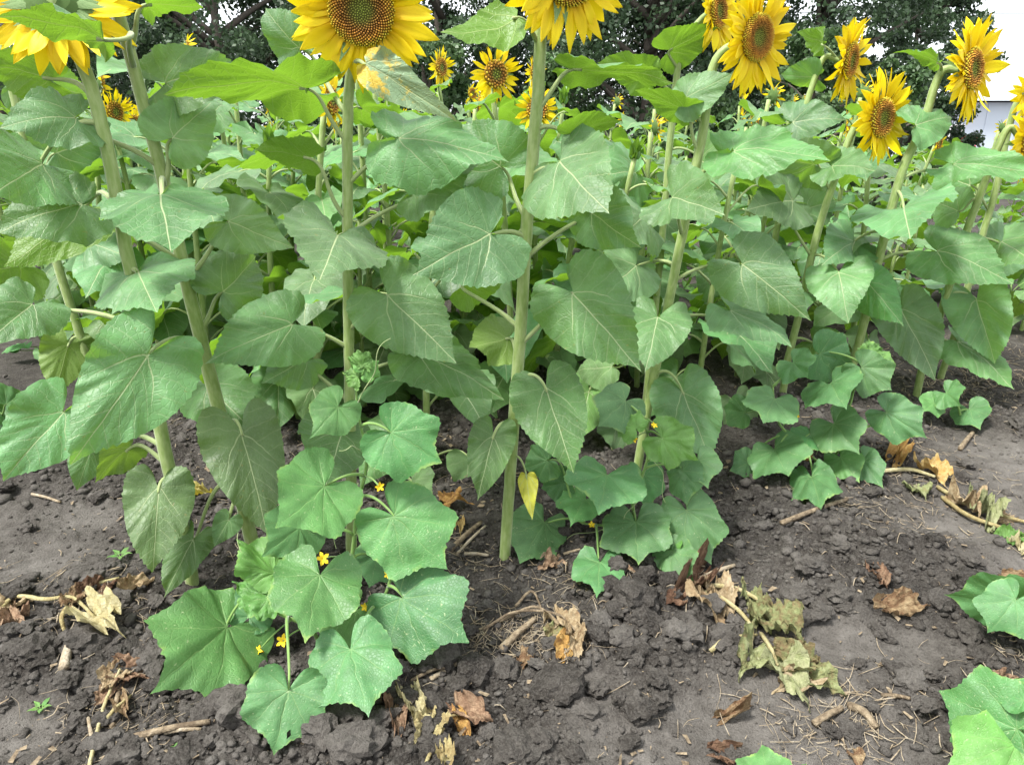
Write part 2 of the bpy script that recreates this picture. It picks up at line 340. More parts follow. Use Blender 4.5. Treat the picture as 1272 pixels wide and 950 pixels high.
def box(c, s, rot=None):
    c = Vector(c); V = []
    for i in (-1, 1):
        for j in (-1, 1):
            for k in (-1, 1):
                p = Vector((i * s[0] / 2, j * s[1] / 2, k * s[2] / 2)); V.append(tuple(c + (rot @ p if rot else p)))
    return V, [(0, 1, 3, 2), (4, 6, 7, 5), (0, 4, 5, 1), (2, 3, 7, 6), (0, 2, 6, 4), (1, 5, 7, 3)]

# ------------------------------------------------------------------ leaf geometry
OUT = {
 'sun': [(0, 1.0), (0.035, 0.935), (0.125, 0.84), (0.285, 0.655), (0.42, 0.44), (0.495, 0.21), (0.515, 0.02), (0.48, -0.14), (0.38, -0.25), (0.24, -0.285), (0.12, -0.22), (0.05, -0.10), (0.012, -0.01)],
 'lance': [(0, 1.0), (0.05, 0.88), (0.14, 0.68), (0.24, 0.45), (0.30, 0.24), (0.29, 0.08), (0.2, -0.04), (0.09, -0.06), (0.012, -0.01)],
 'cuc': [(0, 1.0), (0.05, 0.92), (0.20, 0.77), (0.42, 0.68), (0.63, 0.56), (0.58, 0.30), (0.61, 0.04), (0.53, -0.19), (0.37, -0.34), (0.18, -0.33), (0.06, -0.17), (0.012, -0.02)],
 'cuc2': [(0, 1.0), (0.045, 0.90), (0.19, 0.72), (0.40, 0.59), (0.56, 0.42), (0.54, 0.18), (0.56, -0.04), (0.49, -0.24), (0.33, -0.36), (0.16, -0.33), (0.06, -0.17), (0.012, -0.02)],
}
WU = {k: 2 * max(p[0] for p in v) for k, v in OUT.items()}
def outline(kind, N, teeth, amp, rs):
    h = OUT[kind]; half = [Vector((p[0], p[1], 0)) for p in h]
    S = np.array([(p.x, p.y) for p in spline(half, 300)])
    d = np.r_[0, np.cumsum(np.hypot(*np.diff(S, axis=0).T))]; d /= d[-1]
    m = N // 2 + 1; t = np.linspace(0, 1, m)
    def side(sg):
        w = 1 + rs.uniform(-0.07, 0.07)
        x = np.interp(t, d, S[:, 0]) * sg * w; y = np.interp(t, d, S[:, 1])
        s = (t * teeth + rs.random()) % 1.0
        k = 1 + amp * (np.where(s < 0.65, s / 0.65, (1 - s) / 0.35) - 0.5) * np.clip((1 - t) * 8, 0, 1) * np.clip(t * 9, 0, 1) * rs.uniform(0.6, 1.3, m)
        k *= 1 + 0.025 * np.sin(t * 9 + rs.uniform(0, 6))
        return np.c_[x * k, y * k]
    r = side(1); l = side(-1)
    return np.vstack([l[::-1], r[1:]])
def leaf_unit(kind='sun', N=101, rings=(0.1, 0.26, 0.44, 0.62, 0.78, 0.9, 1.0), seed=0, fold=0.12, droop=0.5, side=0.3, wave=0.035, quilt=0.009, crumple=0.0, twist=0.0, lump=0.018, holes=()):
    rs = np.random.RandomState(seed % (2 ** 31))
    sunny = kind in ('sun', 'lance')
    P = outline(kind, N, 24 if sunny else 22, 0.050 if sunny else 0.042, rs); N = len(P)
    fr = np.array(rings)
    xy = np.vstack([[0, 0], (fr[:, None, None] * P[None]).reshape(-1, 2)]); rho = np.r_[0, np.repeat(fr, N)]
    x, y = xy[:, 0].copy(), xy[:, 1].copy(); ax = np.abs(x); phi = np.arctan2(x, y)
    p1, p2, p3 = rs.uniform(0, 6.28, 3)
    z = fold * ax - side * x * x + wave * rho ** 2 * np.sin(5 * phi + p1) + 0.55 * wave * rho ** 3 * np.sin(11 * phi + p2) + 0.3 * wave * rho ** 4 * np.sin(23 * phi + p3)
    if sunny:
        s1 = y - 0.72 * ax - 0.7 * x * x
        z += -quilt * np.cos(2 * np.pi * (s1 + 0.04 - 0.08) * 6.25) * np.clip(ax * 9, 0, 1) * np.clip(s1 * 8, 0, 1)
    else:
        z += quilt * 2.2 * (np.abs(np.sin(4.48 * np.abs(phi))) - 0.5) * rho * np.clip(1.15 - rho, 0, 1) * 2
    for _ in range(6):
        k = rs.normal(0, 7, 2); z += lump * 0.5 * np.sin(k[0] * x + k[1] * y + rs.uniform(0, 6.28))
    kap = droop if abs(droop) > 1e-3 else 1e-3
    z = z + np.where(y < 0, 0.9 * y * y, 0)
    a = kap * np.maximum(y, 0)
    Y = np.where(y > 0, np.sin(a) / kap, y) + z * np.sin(a); Z = -(1 - np.cos(a)) / kap + z * np.cos(a)
    X = x.copy()
    if twist:
        tw = twist * y; X, Z = X * np.cos(tw) - Z * np.sin(tw), X * np.sin(tw) + Z * np.cos(tw)
    V = np.c_[X, Y, Z]
    if crumple:
        D = np.zeros_like(V)
        for q in range(14):
            k = rs.normal(0, 4 + 3.0 * q, 2); D += np.outer(np.sin(k[0] * x + k[1] * y + rs.uniform(0, 6.28)), rs.normal(0, 1, 3) * [0.7, 0.7, 1.2]) * crumple / (1 + 0.42 * q)
        V += D * (0.25 + rho[:, None]); 
    V -= V[0]
    tip = V[1 + (len(fr) - 1) * N + N // 2]
    an = math.atan2(tip[2], tip[1]); c, s = math.cos(-an), math.sin(-an)
    y2 = V[:, 1] * c - V[:, 2] * s; z2 = V[:, 1] * s + V[:, 2] * c
    V = np.c_[V[:, 0], y2, z2] / (1.0 if crumple else max(0.35, math.hypot(tip[1], tip[2])))
    f = [(0, 2 + j, 1 + j) for j in range(N - 1)]
    for i in range(len(fr) - 1):
        o1, o2 = 1 + i * N, 1 + (i + 1) * N
        f += [(o1 + j, o1 + j + 1, o2 + j + 1, o2 + j) for j in range(N - 1)]
    for hx, hy, hr in holes:
        f = [q for q in f if (xy[list(q)].mean(0)[0] - hx) ** 2 + (xy[list(q)].mean(0)[1] - hy) ** 2 > hr * hr]
    return V, f, xy, rho
def place(V, P, Yd, Nn, L, Wx):
    X = Yd.cross(Nn)
    B = np.array([X * Wx, Yd * L, Nn * L])
    return V @ B + np.array(P)

def clear(p, m):
    """slide a point along its sight line until it is m above the soil"""
    c = Vector((0, 0, CAMH))
    for _ in range(60):
        if p.z >= gz(p.x, p.y) + m: break
        p = p + (c - p) * 0.008
    return p
class Plant:
    """a stemmed plant whose parts are meshes relative to its base"""
    def __init__(s, name, base, label, cat, group=None):
        s.o = thing(name, base, label, cat, group); s.b = Vector(base); s.Y = s.b.y; s.path = []; s.petmat = M['petiole']; s.k = 0
        s.pr = 0.0058; s.seed = abs(hash(label)) % 100000 if False else sum(ord(c) * (i + 3) for i, c in enumerate(label))
    def part(s, name, V, f, mat, uv=None, parent=None, **k):
        V = np.asarray(V, float) - np.array(s.b)
        return ob(name, mk_mesh(name, V, f, mat, uv, **k), parent or s.o)
    def stem(s, pts, radii, n=40, seg=12, name='stem', mat=None, ridge=0.025):
        P = spline(pts, n); rs = np.interp(np.linspace(0, 1, n), np.linspace(0, 1, len(radii)), radii)
        rr = random.Random(s.seed + len(s.path))
        P = [p + Vector((rr.uniform(-1, 1), rr.uniform(-1, 1), 0)) * 0.0009 for p in P]
        V, f, uv = tube(P, list(rs), seg, ridge); s.path += P
        return s.part(name, V, f, mat or M['stem'], uv)
    def near_y(s, py): return min(s.path, key=lambda p: abs(pix(p)[1] - py))
    def near(s, q): return min(s.path, key=lambda p: (p - q).length + (0.3 * max(0, p.z - q.z)))
    def leaf(s, att, b, t, w, mode='n', roll=0, under=False, db=0.0, r=None, kind='sun', mat='leaf', N=101, rings=(0.1, 0.26, 0.44, 0.62, 0.78, 0.9, 1.0), pet=True, dt=None, arch=0.35, pr=None, Y=None, name='leaf', **kw):
        s.k += 1; rr = random.Random(s.seed * 31 + s.k)
        Yb = (Y if Y else s.Y) + db
        P = at(b[0], b[1], Yb); Wm = w * depth(P) / F
        r = r or 1.0 / WU[kind]
        L = Wm * r
        d = ray(*t).normalized(); o = Vector((0, 0, CAMH)) - P
        bb = o.dot(d); cc = o.dot(o) - L * L; disc = bb * bb - cc
        if dt is not None: T = at(t[0], t[1], Yb + dt)
        else:
            tt = -bb + (0 if disc <= 0 else (-1 if mode == 'n' else 1) * math.sqrt(disc)); T = Vector((0, 0, CAMH)) + d * tt
        P = clear(P, 0.035); T = clear(T, 0.014)
        Yd = (T - P); L = Yd.length; Yd.normalize()
        tc = (Vector((0, 0, CAMH)) - P).normalized(); n = tc - Yd * tc.dot(Yd); n.normalize()
        if under: n = -n
        n = Matrix.Rotation(R(roll), 3, Yd) @ n
        a = dict(fold=rr.uniform(0.02, 0.16), droop=rr.uniform(0.2, 0.75), side=rr.uniform(0.0, 0.7), wave=rr.uniform(0.025, 0.06), seed=s.seed * 7 + s.k * 13)
        if kind.startswith('cuc'): a.update(fold=rr.uniform(-0.06, 0.08), droop=rr.uniform(0.15, 0.6), side=rr.uniform(0.0, 0.3), quilt=0.011, wave=rr.uniform(0.02, 0.045))
        a.update(kw)
        V, f, uv, rho = leaf_unit(kind, N, rings, **a)
        V = place(V, P, Yd, n, L, Wm / WU[kind])
        if P.z < 0.3: V[:, 2] = np.maximum(V[:, 2], height(V[:, 0], V[:, 1]) + 0.006)
        lo = s.part(name, V, f, M[mat] if isinstance(mat, str) else mat, uv, attrs={'rim': rho})
        if pet:
            A = s.near_y(att) if isinstance(att, (int, float)) else (Vector(att) if isinstance(att, Vector) else s.near(P))
            D = (P - A); ln = D.length
            if ln > 0.02:
                hz = Vector((D.x, D.y, 0)); hz = hz.normalized() if hz.length > 1e-4 else Vector((0, -1, 0))
                c1 = A + hz * ln * 0.35 + Vector((0, 0, 1)) * ln * arch + D * 0.08
                c2 = P - Yd * ln * 0.33 + Vector((0, 0, 0.02 * ln)); e = P + Yd * 0.012
                if arch < 0.55 and not under: c2 = P - Yd * ln * 0.10 - n * ln * 0.38; e = P - n * 0.004
                pts = bez(A, c1, c2, e, 14); q = pr or s.pr
                V, f, uv = tube(pts, [q * (1.45 - 0.75 * (i / 13) ** 0.6) for i in range(14)], 7)
                s.part('petiole', V, f, s.petmat, uv, lo)
        return lo

# ------------------------------------------------------------------ flower heads
def petal_mesh(seed):
    rs = np.random.RandomState(seed); nu, nv = 5, 9
    w = rs.uniform(0.27, 0.36); b = rs.uniform(0.05, 0.5); tw = rs.uniform(-0.5, 0.5); sd = rs.uniform(-0.08, 0.08)
    V, UV, f = [], [], []
    for j in range(nv):
        t = j / (nv - 1); ww = w * (0.35 + 0.65 * math.sin(min(1, t * 1.9 + 0.1) * math.pi / 2)) * (1 - max(0, (t - 0.42) / 0.58) ** 1.9) + 0.004
        ang = b * t; y = math.sin(ang) / b; z0 = -(1 - math.cos(ang)) / b * (1 if seed % 3 else -0.8)
        for i in range(nu):
            u = i / (nu - 1) * 2 - 1; x = u * ww / 2; z = z0 + 0.045 * (1 - t) * (abs(u) - 0.4) + (0.016 if i in (1, 3) else -0.008) + 0.012 * math.sin(7 * t + seed)
            a = tw * t; V.append((x * math.cos(a) - (z - z0) * math.sin(a) + sd * math.sin(t * 3), y, z0 + x * math.sin(a) + (z - z0) * math.cos(a))); UV.append((u * 0.5 + 0.5, t))
    for j in range(nv - 1):
        for i in range(nu - 1): f.append((j * nu + i, j * nu + i + 1, (j + 1) * nu + i + 1, (j + 1) * nu + i))
    return mk_mesh('petal', V, f, M['petal'], UV)
PET = [petal_mesh(s) for s in range(9)]
def bract_mesh(seed):
    rs = np.random.RandomState(seed + 50); nv = 7; V, UV, f = [], [], []; w = rs.uniform(0.34, 0.44); b = rs.uniform(0.3, 1.3)
    for j in range(nv):
        t = j / (nv - 1); ww = w * (0.8 + 0.2 * math.sin(t * 3)) * (1 - t ** 1.3) + 0.01; y = math.sin(b * t) / b; z = -(1 - math.cos(b * t)) / b
        for u in (-1, 0, 1): V.append((u * ww / 2, y, z + 0.06 * abs(u) * (1 - t))); UV.append((u * .5 + .5, t))
    for j in range(nv - 1):
        for i in range(2): f.append((j * 3 + i, j * 3 + i + 1, (j + 1) * 3 + i + 1, (j + 1) * 3 + i))
    return mk_mesh('bract', V, f, M['bract'], UV)
BRA = [bract_mesh(s) for s in range(4)]
def disc_mesh(detail, seed, green=1.0):
    """disc with spiral florets in front, green receptacle behind; unit radius, faces +Z"""
    rs = np.random.RandomState(seed); V, C, f = [], [], []
    prof = [(0.0, 0.04), (0.3, 0.07), (0.55, 0.12), (0.78, 0.13), (0.93, 0.07), (1.0, -0.04), (0.92, -0.22), (0.66, -0.40), (0.30, -0.52), (0.10, -0.62), (0.0, -0.63)]
    seg = 32
    def colr(r):
        k = [(0.0, (0.20, 0.25, 0.04)), (0.28, (0.21, 0.23, 0.04)), (0.42, (0.24, 0.15, 0.03)), (0.58, (0.26, 0.12, 0.025)), (0.80, (0.48, 0.23, 0.03)), (1.0, (0.68, 0.38, 0.03))]
        for (a, ca), (b, cb) in zip(k, k[1:]):
            if r <= b:
                t = (r - a) / (b - a); return tuple(p + (q - p) * t for p, q in zip(ca, cb))
        return k[-1][1]
    for i, (r, z) in enumerate(prof):
        for k in range(seg):
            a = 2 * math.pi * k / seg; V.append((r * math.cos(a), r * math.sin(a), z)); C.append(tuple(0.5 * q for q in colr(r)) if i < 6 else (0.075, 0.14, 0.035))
    for i in range(len(prof) - 1):
        for k in range(seg): f.append((i * seg + k, (i + 1) * seg + k, (i + 1) * seg + (k + 1) % seg, i * seg + (k + 1) % seg))
    zr = lambda r: np.interp(r, [p[0] for p in prof[:6]], [p[1] for p in prof[:6]])
    nf = detail
    for i in range(nf):
        r = 0.99 * math.sqrt((i + 0.5) / nf); a = i * 2.399963; s = 0.78 / math.sqrt(nf) * (1.15 if r > 0.45 else 0.9); h = (0.055 if r < 0.36 else 0.10) * rs.uniform(0.7, 1.35)
        c = np.array((r * math.cos(a), r * math.sin(a), float(zr(r)) - 0.01)); out = np.array((math.cos(a), math.sin(a), 0)) * (r - 0.35) * 0.05; q = len(V)
        base = colr(r); j = rs.uniform(0.75, 1.3)
        for k in range(5):
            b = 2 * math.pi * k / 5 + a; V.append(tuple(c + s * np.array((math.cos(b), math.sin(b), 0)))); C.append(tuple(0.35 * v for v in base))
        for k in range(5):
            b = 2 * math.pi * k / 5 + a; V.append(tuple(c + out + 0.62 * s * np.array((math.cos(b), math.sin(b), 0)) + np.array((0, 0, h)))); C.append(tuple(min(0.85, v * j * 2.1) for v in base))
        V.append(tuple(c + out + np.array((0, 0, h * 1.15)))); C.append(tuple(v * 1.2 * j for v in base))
        for k in range(5):
            k2 = (k + 1) % 5; f.append((q + k, q + k2, q + 5 + k2, q + 5 + k)); f.append((q + 5 + k, q + 5 + k2, q + 10))
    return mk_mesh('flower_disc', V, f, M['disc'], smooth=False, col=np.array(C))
DISC_HI = disc_mesh(620, 1); DISC_MID = disc_mesh(260, 2); DISC_LO = disc_mesh(70, 3)
def head(parent, loc, facing, rd, rt, disc, np_=20, seed=0, layers=2, upright=0.25, nb=16, spin=0.0, petals=True):
    rs = random.Random(seed)
    o = ob('flower_head', disc, parent)
    q = Vector(facing).to_track_quat('Z', 'Y'); o.matrix_basis = Matrix.Translation(loc) @ q.to_matrix().to_4x4() @ Matrix.Scale(rd, 4)
    if petals:
        for l in range(layers):
            for k in range(np_):
                a = 2 * math.pi * (k + 0.5 * l + rs.uniform(-0.28, 0.28)) / np_; ln = (rt / rd - 0.92) * rs.uniform(0.80, 1.10) * (1 - 0.05 * l)
                el = upright * rs.uniform(-0.7, 1.5) + 0.16 * (1 - l)
                p = ob('petal', rs.choice(PET), o)
                p.matrix_basis = Matrix.Rotation(a, 4, 'Z') @ Matrix.Translation((0, 0.92, -0.03 - 0.04 * l)) @ Matrix.Rotation(el, 4, 'X') @ Matrix.Rotation(rs.uniform(-0.45, 0.45), 4, 'Y') @ Matrix.Diagonal((ln * rs.uniform(0.85, 1.15), ln, ln, 1))
    for k in range(nb):
        a = 2 * math.pi * (k + rs.uniform(-0.3, 0.3)) / nb; ln = rs.uniform(0.75, 1.15)
        b = ob('bract', rs.choice(BRA), o)
        b.matrix_basis = Matrix.Rotation(a, 4, 'Z') @ Matrix.Translation((0, 0.72, -0.30)) @ Matrix.Rotation(rs.uniform(-0.1, 0.75), 4, 'X') @ Matrix.Scale(ln, 4)
    return o
# ------------------------------------------------------------------ the ground
def hsh(i, j, s):
    h = (i.astype(np.int64) * 374761393 + j.astype(np.int64) * 668265263 + s * 1442695041) & 0xffffffff
    h = ((h ^ (h >> 13)) * 1274126177) & 0xffffffff
    return ((h ^ (h >> 16)) & 0xffff) / 65535.0
def vnoise(x, y, s):
    i, j = np.floor(x), np.floor(y); u, v = x - i, y - j; u = u * u * (3 - 2 * u); v = v * v * (3 - 2 * v)
    return (hsh(i, j, s) * (1 - u) + hsh(i + 1, j, s) * u) * (1 - v) + (hsh(i, j + 1, s) * (1 - u) + hsh(i + 1, j + 1, s) * u) * v
def lumps(x, y, s):
    i, j = np.floor(x), np.floor(y); best = np.full(x.shape, 9.0); hh = np.zeros(x.shape)
    for a in (-1, 0, 1):
        for b in (-1, 0, 1):
            cx, cy = i + a, j + b; d = np.hypot(cx + hsh(cx, cy, s) - x, cy + hsh(cx, cy, s + 9) - y)
            m = d < best; best = np.where(m, d, best); hh = np.where(m, hsh(cx, cy, s + 17), hh)
    return np.sqrt(np.clip(1 - best * best * 1.25, 0, 1)) * (0.35 + 0.9 * hh)
DRYSPOT = [(1050, 790, 0.20), (1120, 800, 0.2), (900, 880, 0.20), (820, 930, 0.22), (1250, 630, 0.28), (1180, 660, 0.18), (30, 690, 0.30), (90, 640, 0.22), (20, 900, 0.16), (1240, 560, 0.3), (1000, 850, 0.18), (-60, 660, 0.4), (1330, 600, 0.5), (1050, 930, 0.22), (1290, 720, 0.25), (560, 800, 0.06), (730, 850, 0.1)]
DRYW = [(gnd(a, b), r) for a, b, r in DRYSPOT]
def dryness(x, y):
    d = np.zeros_like(x)
    for p, r in DRYW: d = np.maximum(d, np.exp(-(((x - p.x) / r) ** 2 + ((y - p.y) / (r * 0.62)) ** 2)))
    return np.clip(d * 1.15 + 0.35 * (vnoise(x * 5, y * 5, 3) - 0.5) * (d > 0.05), 0, 1)
def height(x, y):
    x = np.asarray(x, float); y = np.asarray(y, float); d = dryness(x, y)
    far = np.clip((y - 5) / 4, 0, 1)
    rough = (1 - 0.9 * d) * (1 - 0.6 * far)
    h = 0.050 * (vnoise(x * 1.7, y * 1.7, 1) - 0.5) + 0.030 * (vnoise(x * 4.6, y * 4.6, 2) - 0.5)
    wx = x + 0.02 * vnoise(x * 22, y * 22, 30); wy = y + 0.02 * vnoise(x * 22, y * 22, 31)
    patch = vnoise(x * 3.1, y * 3.1, 8)
    h += rough * (0.034 * lumps(wx * 9, wy * 9, 4) * patch ** 1.2 + 0.024 * lumps(wx * 21, wy * 21, 5) * (0.4 + patch) + 0.0135 * lumps(wx * 45, wy * 45, 6)) + 0.0045 * (0.25 + rough) * lumps(wx * 95, wy * 95, 11)
    h += 0.005 * (vnoise(x * 60, y * 60, 7) - 0.5) * (0.4 + rough)
    return h - 0.028
def axis(lo, hi, step, a, b):
    core = list(np.arange(lo, hi, step)); s = step; q = lo; left = []
    while q > a: s *= 1.22; q -= s; left.append(q)
    s = step; q = core[-1]; right = []
    while q < b: s *= 1.22; q += s; right.append(q)
    return np.array(left[::-1] + core + right)
gx = axis(-1.75, 2.5, 0.0066, -260, 260); gy = axis(0.97, 3.1, 0.0066, -8, 520)
X, Yg = np.meshgrid(gx, gy); Hh = height(X.ravel(), Yg.ravel())
nx, ny = len(gx), len(gy); idx = np.arange(nx * ny).reshape(ny, nx)
fq = np.stack([idx[:-1, :-1], idx[:-1, 1:], idx[1:, 1:], idx[1:, :-1]], -1).reshape(-1, 4)
gm = mk_mesh('ground', np.c_[X.ravel(), Yg.ravel(), Hh], fq, M['soil'], attrs={'dry': dryness(X.ravel(), Yg.ravel())})
ob('ground', gm, kind='structure')
def gz(x, y): return float(height(np.array([x]), np.array([y]))[0])
def G_(px, py):
    p = gnd(px, py)
    for _ in range(3):
        z = gz(p.x, p.y); d = ray(px, py); t = (z - CAMH) / d.z; p = Vector((0, 0, CAMH)) + d * t
    return p

# ------------------------------------------------------------------ trees, hedge shrubs, outbuilding, cable
def foliage_mesh(name, centers, radii, per, size, rs, mat):
    n = len(centers) * per
    C = np.repeat(np.array(centers), per, 0); Rr = np.repeat(np.array(radii), per)
    d = rs.normal(0, 1, (n, 3)); d /= np.linalg.norm(d, axis=1)[:, None]; d[:, 2] *= 0.75
    P = C + d * (Rr * rs.uniform(0.25, 1.0, n) ** 0.6)[:, None]
    a = rs.normal(0, 1, (n, 3)); a[:, 2] -= 0.4; a /= np.linalg.norm(a, axis=1)[:, None]
    b = np.cross(a, rs.normal(0, 1, (n, 3))); b /= np.linalg.norm(b, axis=1)[:, None]
    s = (size * rs.uniform(0.6, 1.35, n))[:, None]
    nn = np.cross(a, b)
    V = np.stack([P, P + a * s * 0.5 + b * s * 0.32 + nn * s * 0.08, P + a * s, P + a * s * 0.5 - b * s * 0.32 + nn * s * 0.08], 1).reshape(-1, 3)
    t = np.repeat(np.clip(np.repeat(rs.uniform(0, 1, len(centers)), per) * 0.6 + rs.uniform(0, 0.5, n), 0, 1), 4)
    return mk_mesh(name, V, np.arange(n * 4).reshape(-1, 4), mat, attrs={'tint': t})
def tree(name, loc, hgt, rad, seed, label, low=0.5, clumps=150, per=190, size=0.11, mat='fol', cat='tree', group=None):
    rs = np.random.RandomState(seed); o = thing(name, loc, label, cat, group); rr = random.Random(seed)
    P = Parts(); top = Vector((rr.uniform(-.3, .3), rr.uniform(-.3, .3), hgt * 0.8))
    V, f, uv = tube(spline([(0, 0, -0.1), (rr.uniform(-.1, .1), 0, hgt * 0.3), tuple(top)], 12), [0.028 * hgt * (1 - 0.075 * i) for i in range(12)], 9); P.add(V, f, uv)
    cs, rd = [], []
    for k in range(clumps):
        u = rs.uniform(0, 1); z = low + (hgt - low) * u; w = rad * (0.55 + 0.45 * math.sin(math.pi * min(1, 0.15 + u * 0.95))) * (1 - 0.45 * u * u)
        a = rs.uniform(0, 6.283); q = w * math.sqrt(rs.uniform(0.12, 1.0)); cs.append((q * math.cos(a), q * math.sin(a), z)); rd.append(rs.uniform(0.22, 0.50) * rad / 2.4)
    for k in range(0, clumps, 7):
        c = Vector(cs[k]); z0 = max(0.25, c.z - c.xy.length * 0.6); s = Vector((0, 0, min(z0, hgt * 0.7)))
        V, f, uv = tube(spline([s, s.lerp(c, 0.5) + Vector((0, 0, 0.1)), c], 6), [0.012 * hgt * (1 - 0.15 * i) for i in range(6)], 6); P.add(V, f, uv)
    ob('trunk', P.mesh('trunk', M['bark']), o)
    ob('crown', foliage_mesh('crown', cs, rd, per, size, rs, M[mat]), o)
    return o
def pxw(px, Y): return (px - W0 / 2) / F * Y
for k, (px, Y, h, r, lab) in enumerate([
    (40, 15.5, 6.5, 2.9, 'dark leafy tree standing behind the drooping flower head, furthest left'),
    (300, 14.5, 6.0, 2.7, 'dark leafy tree behind the gap between the two left flower heads'),
    (560, 15.5, 6.6, 2.8, 'dark leafy tree behind the two large flower heads in the middle'),
    (790, 14.5, 6.2, 2.7, 'dark leafy tree rising to the right of the middle flower heads'),
    (170, 18.5, 6.8, 2.8, 'second dark tree from the left, set back behind the hedge'),
    (430, 18.0, 6.8, 2.8, 'dark tree set back behind the camera-facing flower'),
    (680, 18.0, 7.0, 2.9, 'dark tree set back right of the half-hidden top flower'),
    (885, 17.5, 6.8, 2.8, 'dark tree set back behind the big right-turned flower'),
    (985, 15.0, 6.4, 2.6, 'broad dark tree behind the right flower heads, beside the open sky')]):
    tree('leafy_tree', (pxw(px, Y), Y, 0), h, r, 100 + k, lab, clumps=240, per=185, size=0.088, low=0.3, group='trees behind the sunflower field')
tree('leafy_tree', (pxw(1100, 19), 19, 0), 5.6, 1.7, 131, 'rounded dark tree at the edge of the sky, left of the tilted flower', clumps=130, per=190, group='trees behind the sunflower field')
tree('leafy_tree', (pxw(1290, 34), 34, 0), 5.2, 2.0, 132, 'small distant dark tree under the sky at the right edge', clumps=80, per=150, size=0.16, group='trees behind the sunflower field')
for k, px in enumerate([-60, 110, 250, 400, 540, 700, 850, 980, 1080]):
    Y = 11.2 + 0.9 * ((k * 7) % 3) / 2
    tree('hedge_shrub', (pxw(px, Y), Y, 0), 2.0 + 0.3 * ((k * 5) % 3), 1.1, 200 + k, 'dense dark green shrub under the trees, %s in the hedge line from the left' % ['first', 'second', 'third', 'fourth', 'fifth', 'sixth', 'seventh', 'eighth', 'ninth'][k], low=0.1, clumps=60, per=150, size=0.085, mat='fol2', cat='shrub', group='hedge shrubs below the trees')

def outbuilding():
    Y = 29.0; x0, x1 = pxw(1115, Y), pxw(1400, Y); zt = at(1200, 122, Y).z
    o = thing('outbuilding', ((x0 + x1) / 2, Y, 0), 'pale blue-grey outbuilding with low grey roof beyond the sunflowers', 'building'); c = Vector(o.location)
    w = x1 - x0
    V, f = box((0, 2.0, zt / 2 - 0.1), (w, 4, zt - 0.1)); ob('wall', mk_mesh('wall', V, f, M['wall'], smooth=False), o)
    for k in range(9):
        V, f = box((-w / 2 + 0.25 + k * (w - 0.5) / 8, -0.015, zt / 2 - 0.1), (0.06, 0.03, zt - 0.2)); ob('batten', mk_mesh('batten', V, f, M['wall'], smooth=False), o)
    V = [(-w / 2 - .3, -.35, zt - .1), (w / 2 + .3, -.35, zt - .1), (w / 2 + .3, 4.3, zt - .1), (-w / 2 - .3, 4.3, zt - .1), (-w / 2 - .3, 2, zt + .42), (w / 2 + .3, 2, zt + .42)]
    rf = ob('roof', mk_mesh('roof', V, [(0, 1, 5, 4), (2, 3, 4, 5), (0, 4, 3), (1, 2, 5), (0, 3, 2, 1)], M['roof'], smooth=False), o)
    a = at(1164, 192, Y); b = at(1193, 158, Y); cx, cz = (a.x + b.x) / 2 - c.x, (a.z + b.z) / 2; ww, hh = b.x - a.x, b.z - a.z
    win = ob('window', None, o); win.location = (cx, 0, cz)
    V, f = box((0, -0.03, 0), (ww, 0.04, hh)); ob('pane', mk_mesh('pane', V, f, M['glass'], smooth=False), win)
    P = Parts()
    for s in (-1, 1):
        P.add(*box((s * (ww / 2 + 0.04), -0.05, 0), (0.12, 0.09, hh + 0.2))); P.add(*box((0, -0.05, s * (hh / 2 + 0.045)), (ww, 0.088, 0.09)))
    P.add(*box((-ww * 0.1, -0.05, 0), (0.05, 0.07, hh)))
    ob('window_frame', P.mesh('window_frame', M['white'], smooth=False), win)
    t = thing('garden_cart', (c.x + cx + 0.25, Y - 0.75, 0), 'small red cart parked in front of the outbuilding window', 'cart')
    zc = cz + 0.05
    P = Parts(); P.add(*box((0, 0, zc), (0.55, 0.4, 0.18))); P.add(*box((0, 0, zc + 0.1), (0.60, 0.45, 0.03))); ob('tray', P.mesh('tray', M['redpaint'], smooth=False), t)
    for s in (-1, 1):
        V, f, uv = tube([Vector((s * 0.24, -0.15, zc - 0.09)), Vector((s * 0.26, -0.15, 0))], 0.025, 6); ob('leg', mk_mesh('leg', V, f, M['redpaint'], uv), t)
        V, f, uv = tube([Vector((s * 0.24, 0.15, zc - 0.09)), Vector((s * 0.26, 0.15, 0))], 0.025, 6); ob('leg', mk_mesh('leg', V, f, M['redpaint'], uv), t)
outbuilding()
def cable():
    Y = 38.0; p = at(1240, 14, Y); xs = (pxw(640, Y), pxw(1700, Y)); o = thing('power_line', (xs[1], Y, 0), 'thin dark power cable crossing the white sky at the top right', 'power line')
    z = p.z; sag = 0.25
    pts = [Vector((xs[0] - xs[1] + (xs[1] - xs[0]) * t, 0, z + sag * ((2 * t - 1) ** 2) - 0.1)) for t in [i / 20 for i in range(21)]]
    V, f, uv = tube(pts, 0.016, 5); ob('cable', mk_mesh('cable', V, f, M['cable'], uv), o)
    for q in (pts[0], pts[-1]):
        V, f, uv = tube([Vector((q.x, 0, -0.2)), Vector((q.x, 0, q.z + 0.25))], [0.13, 0.10], 10); ob('pole', mk_mesh('pole', V, f, M['wood'], uv), o)
cable()
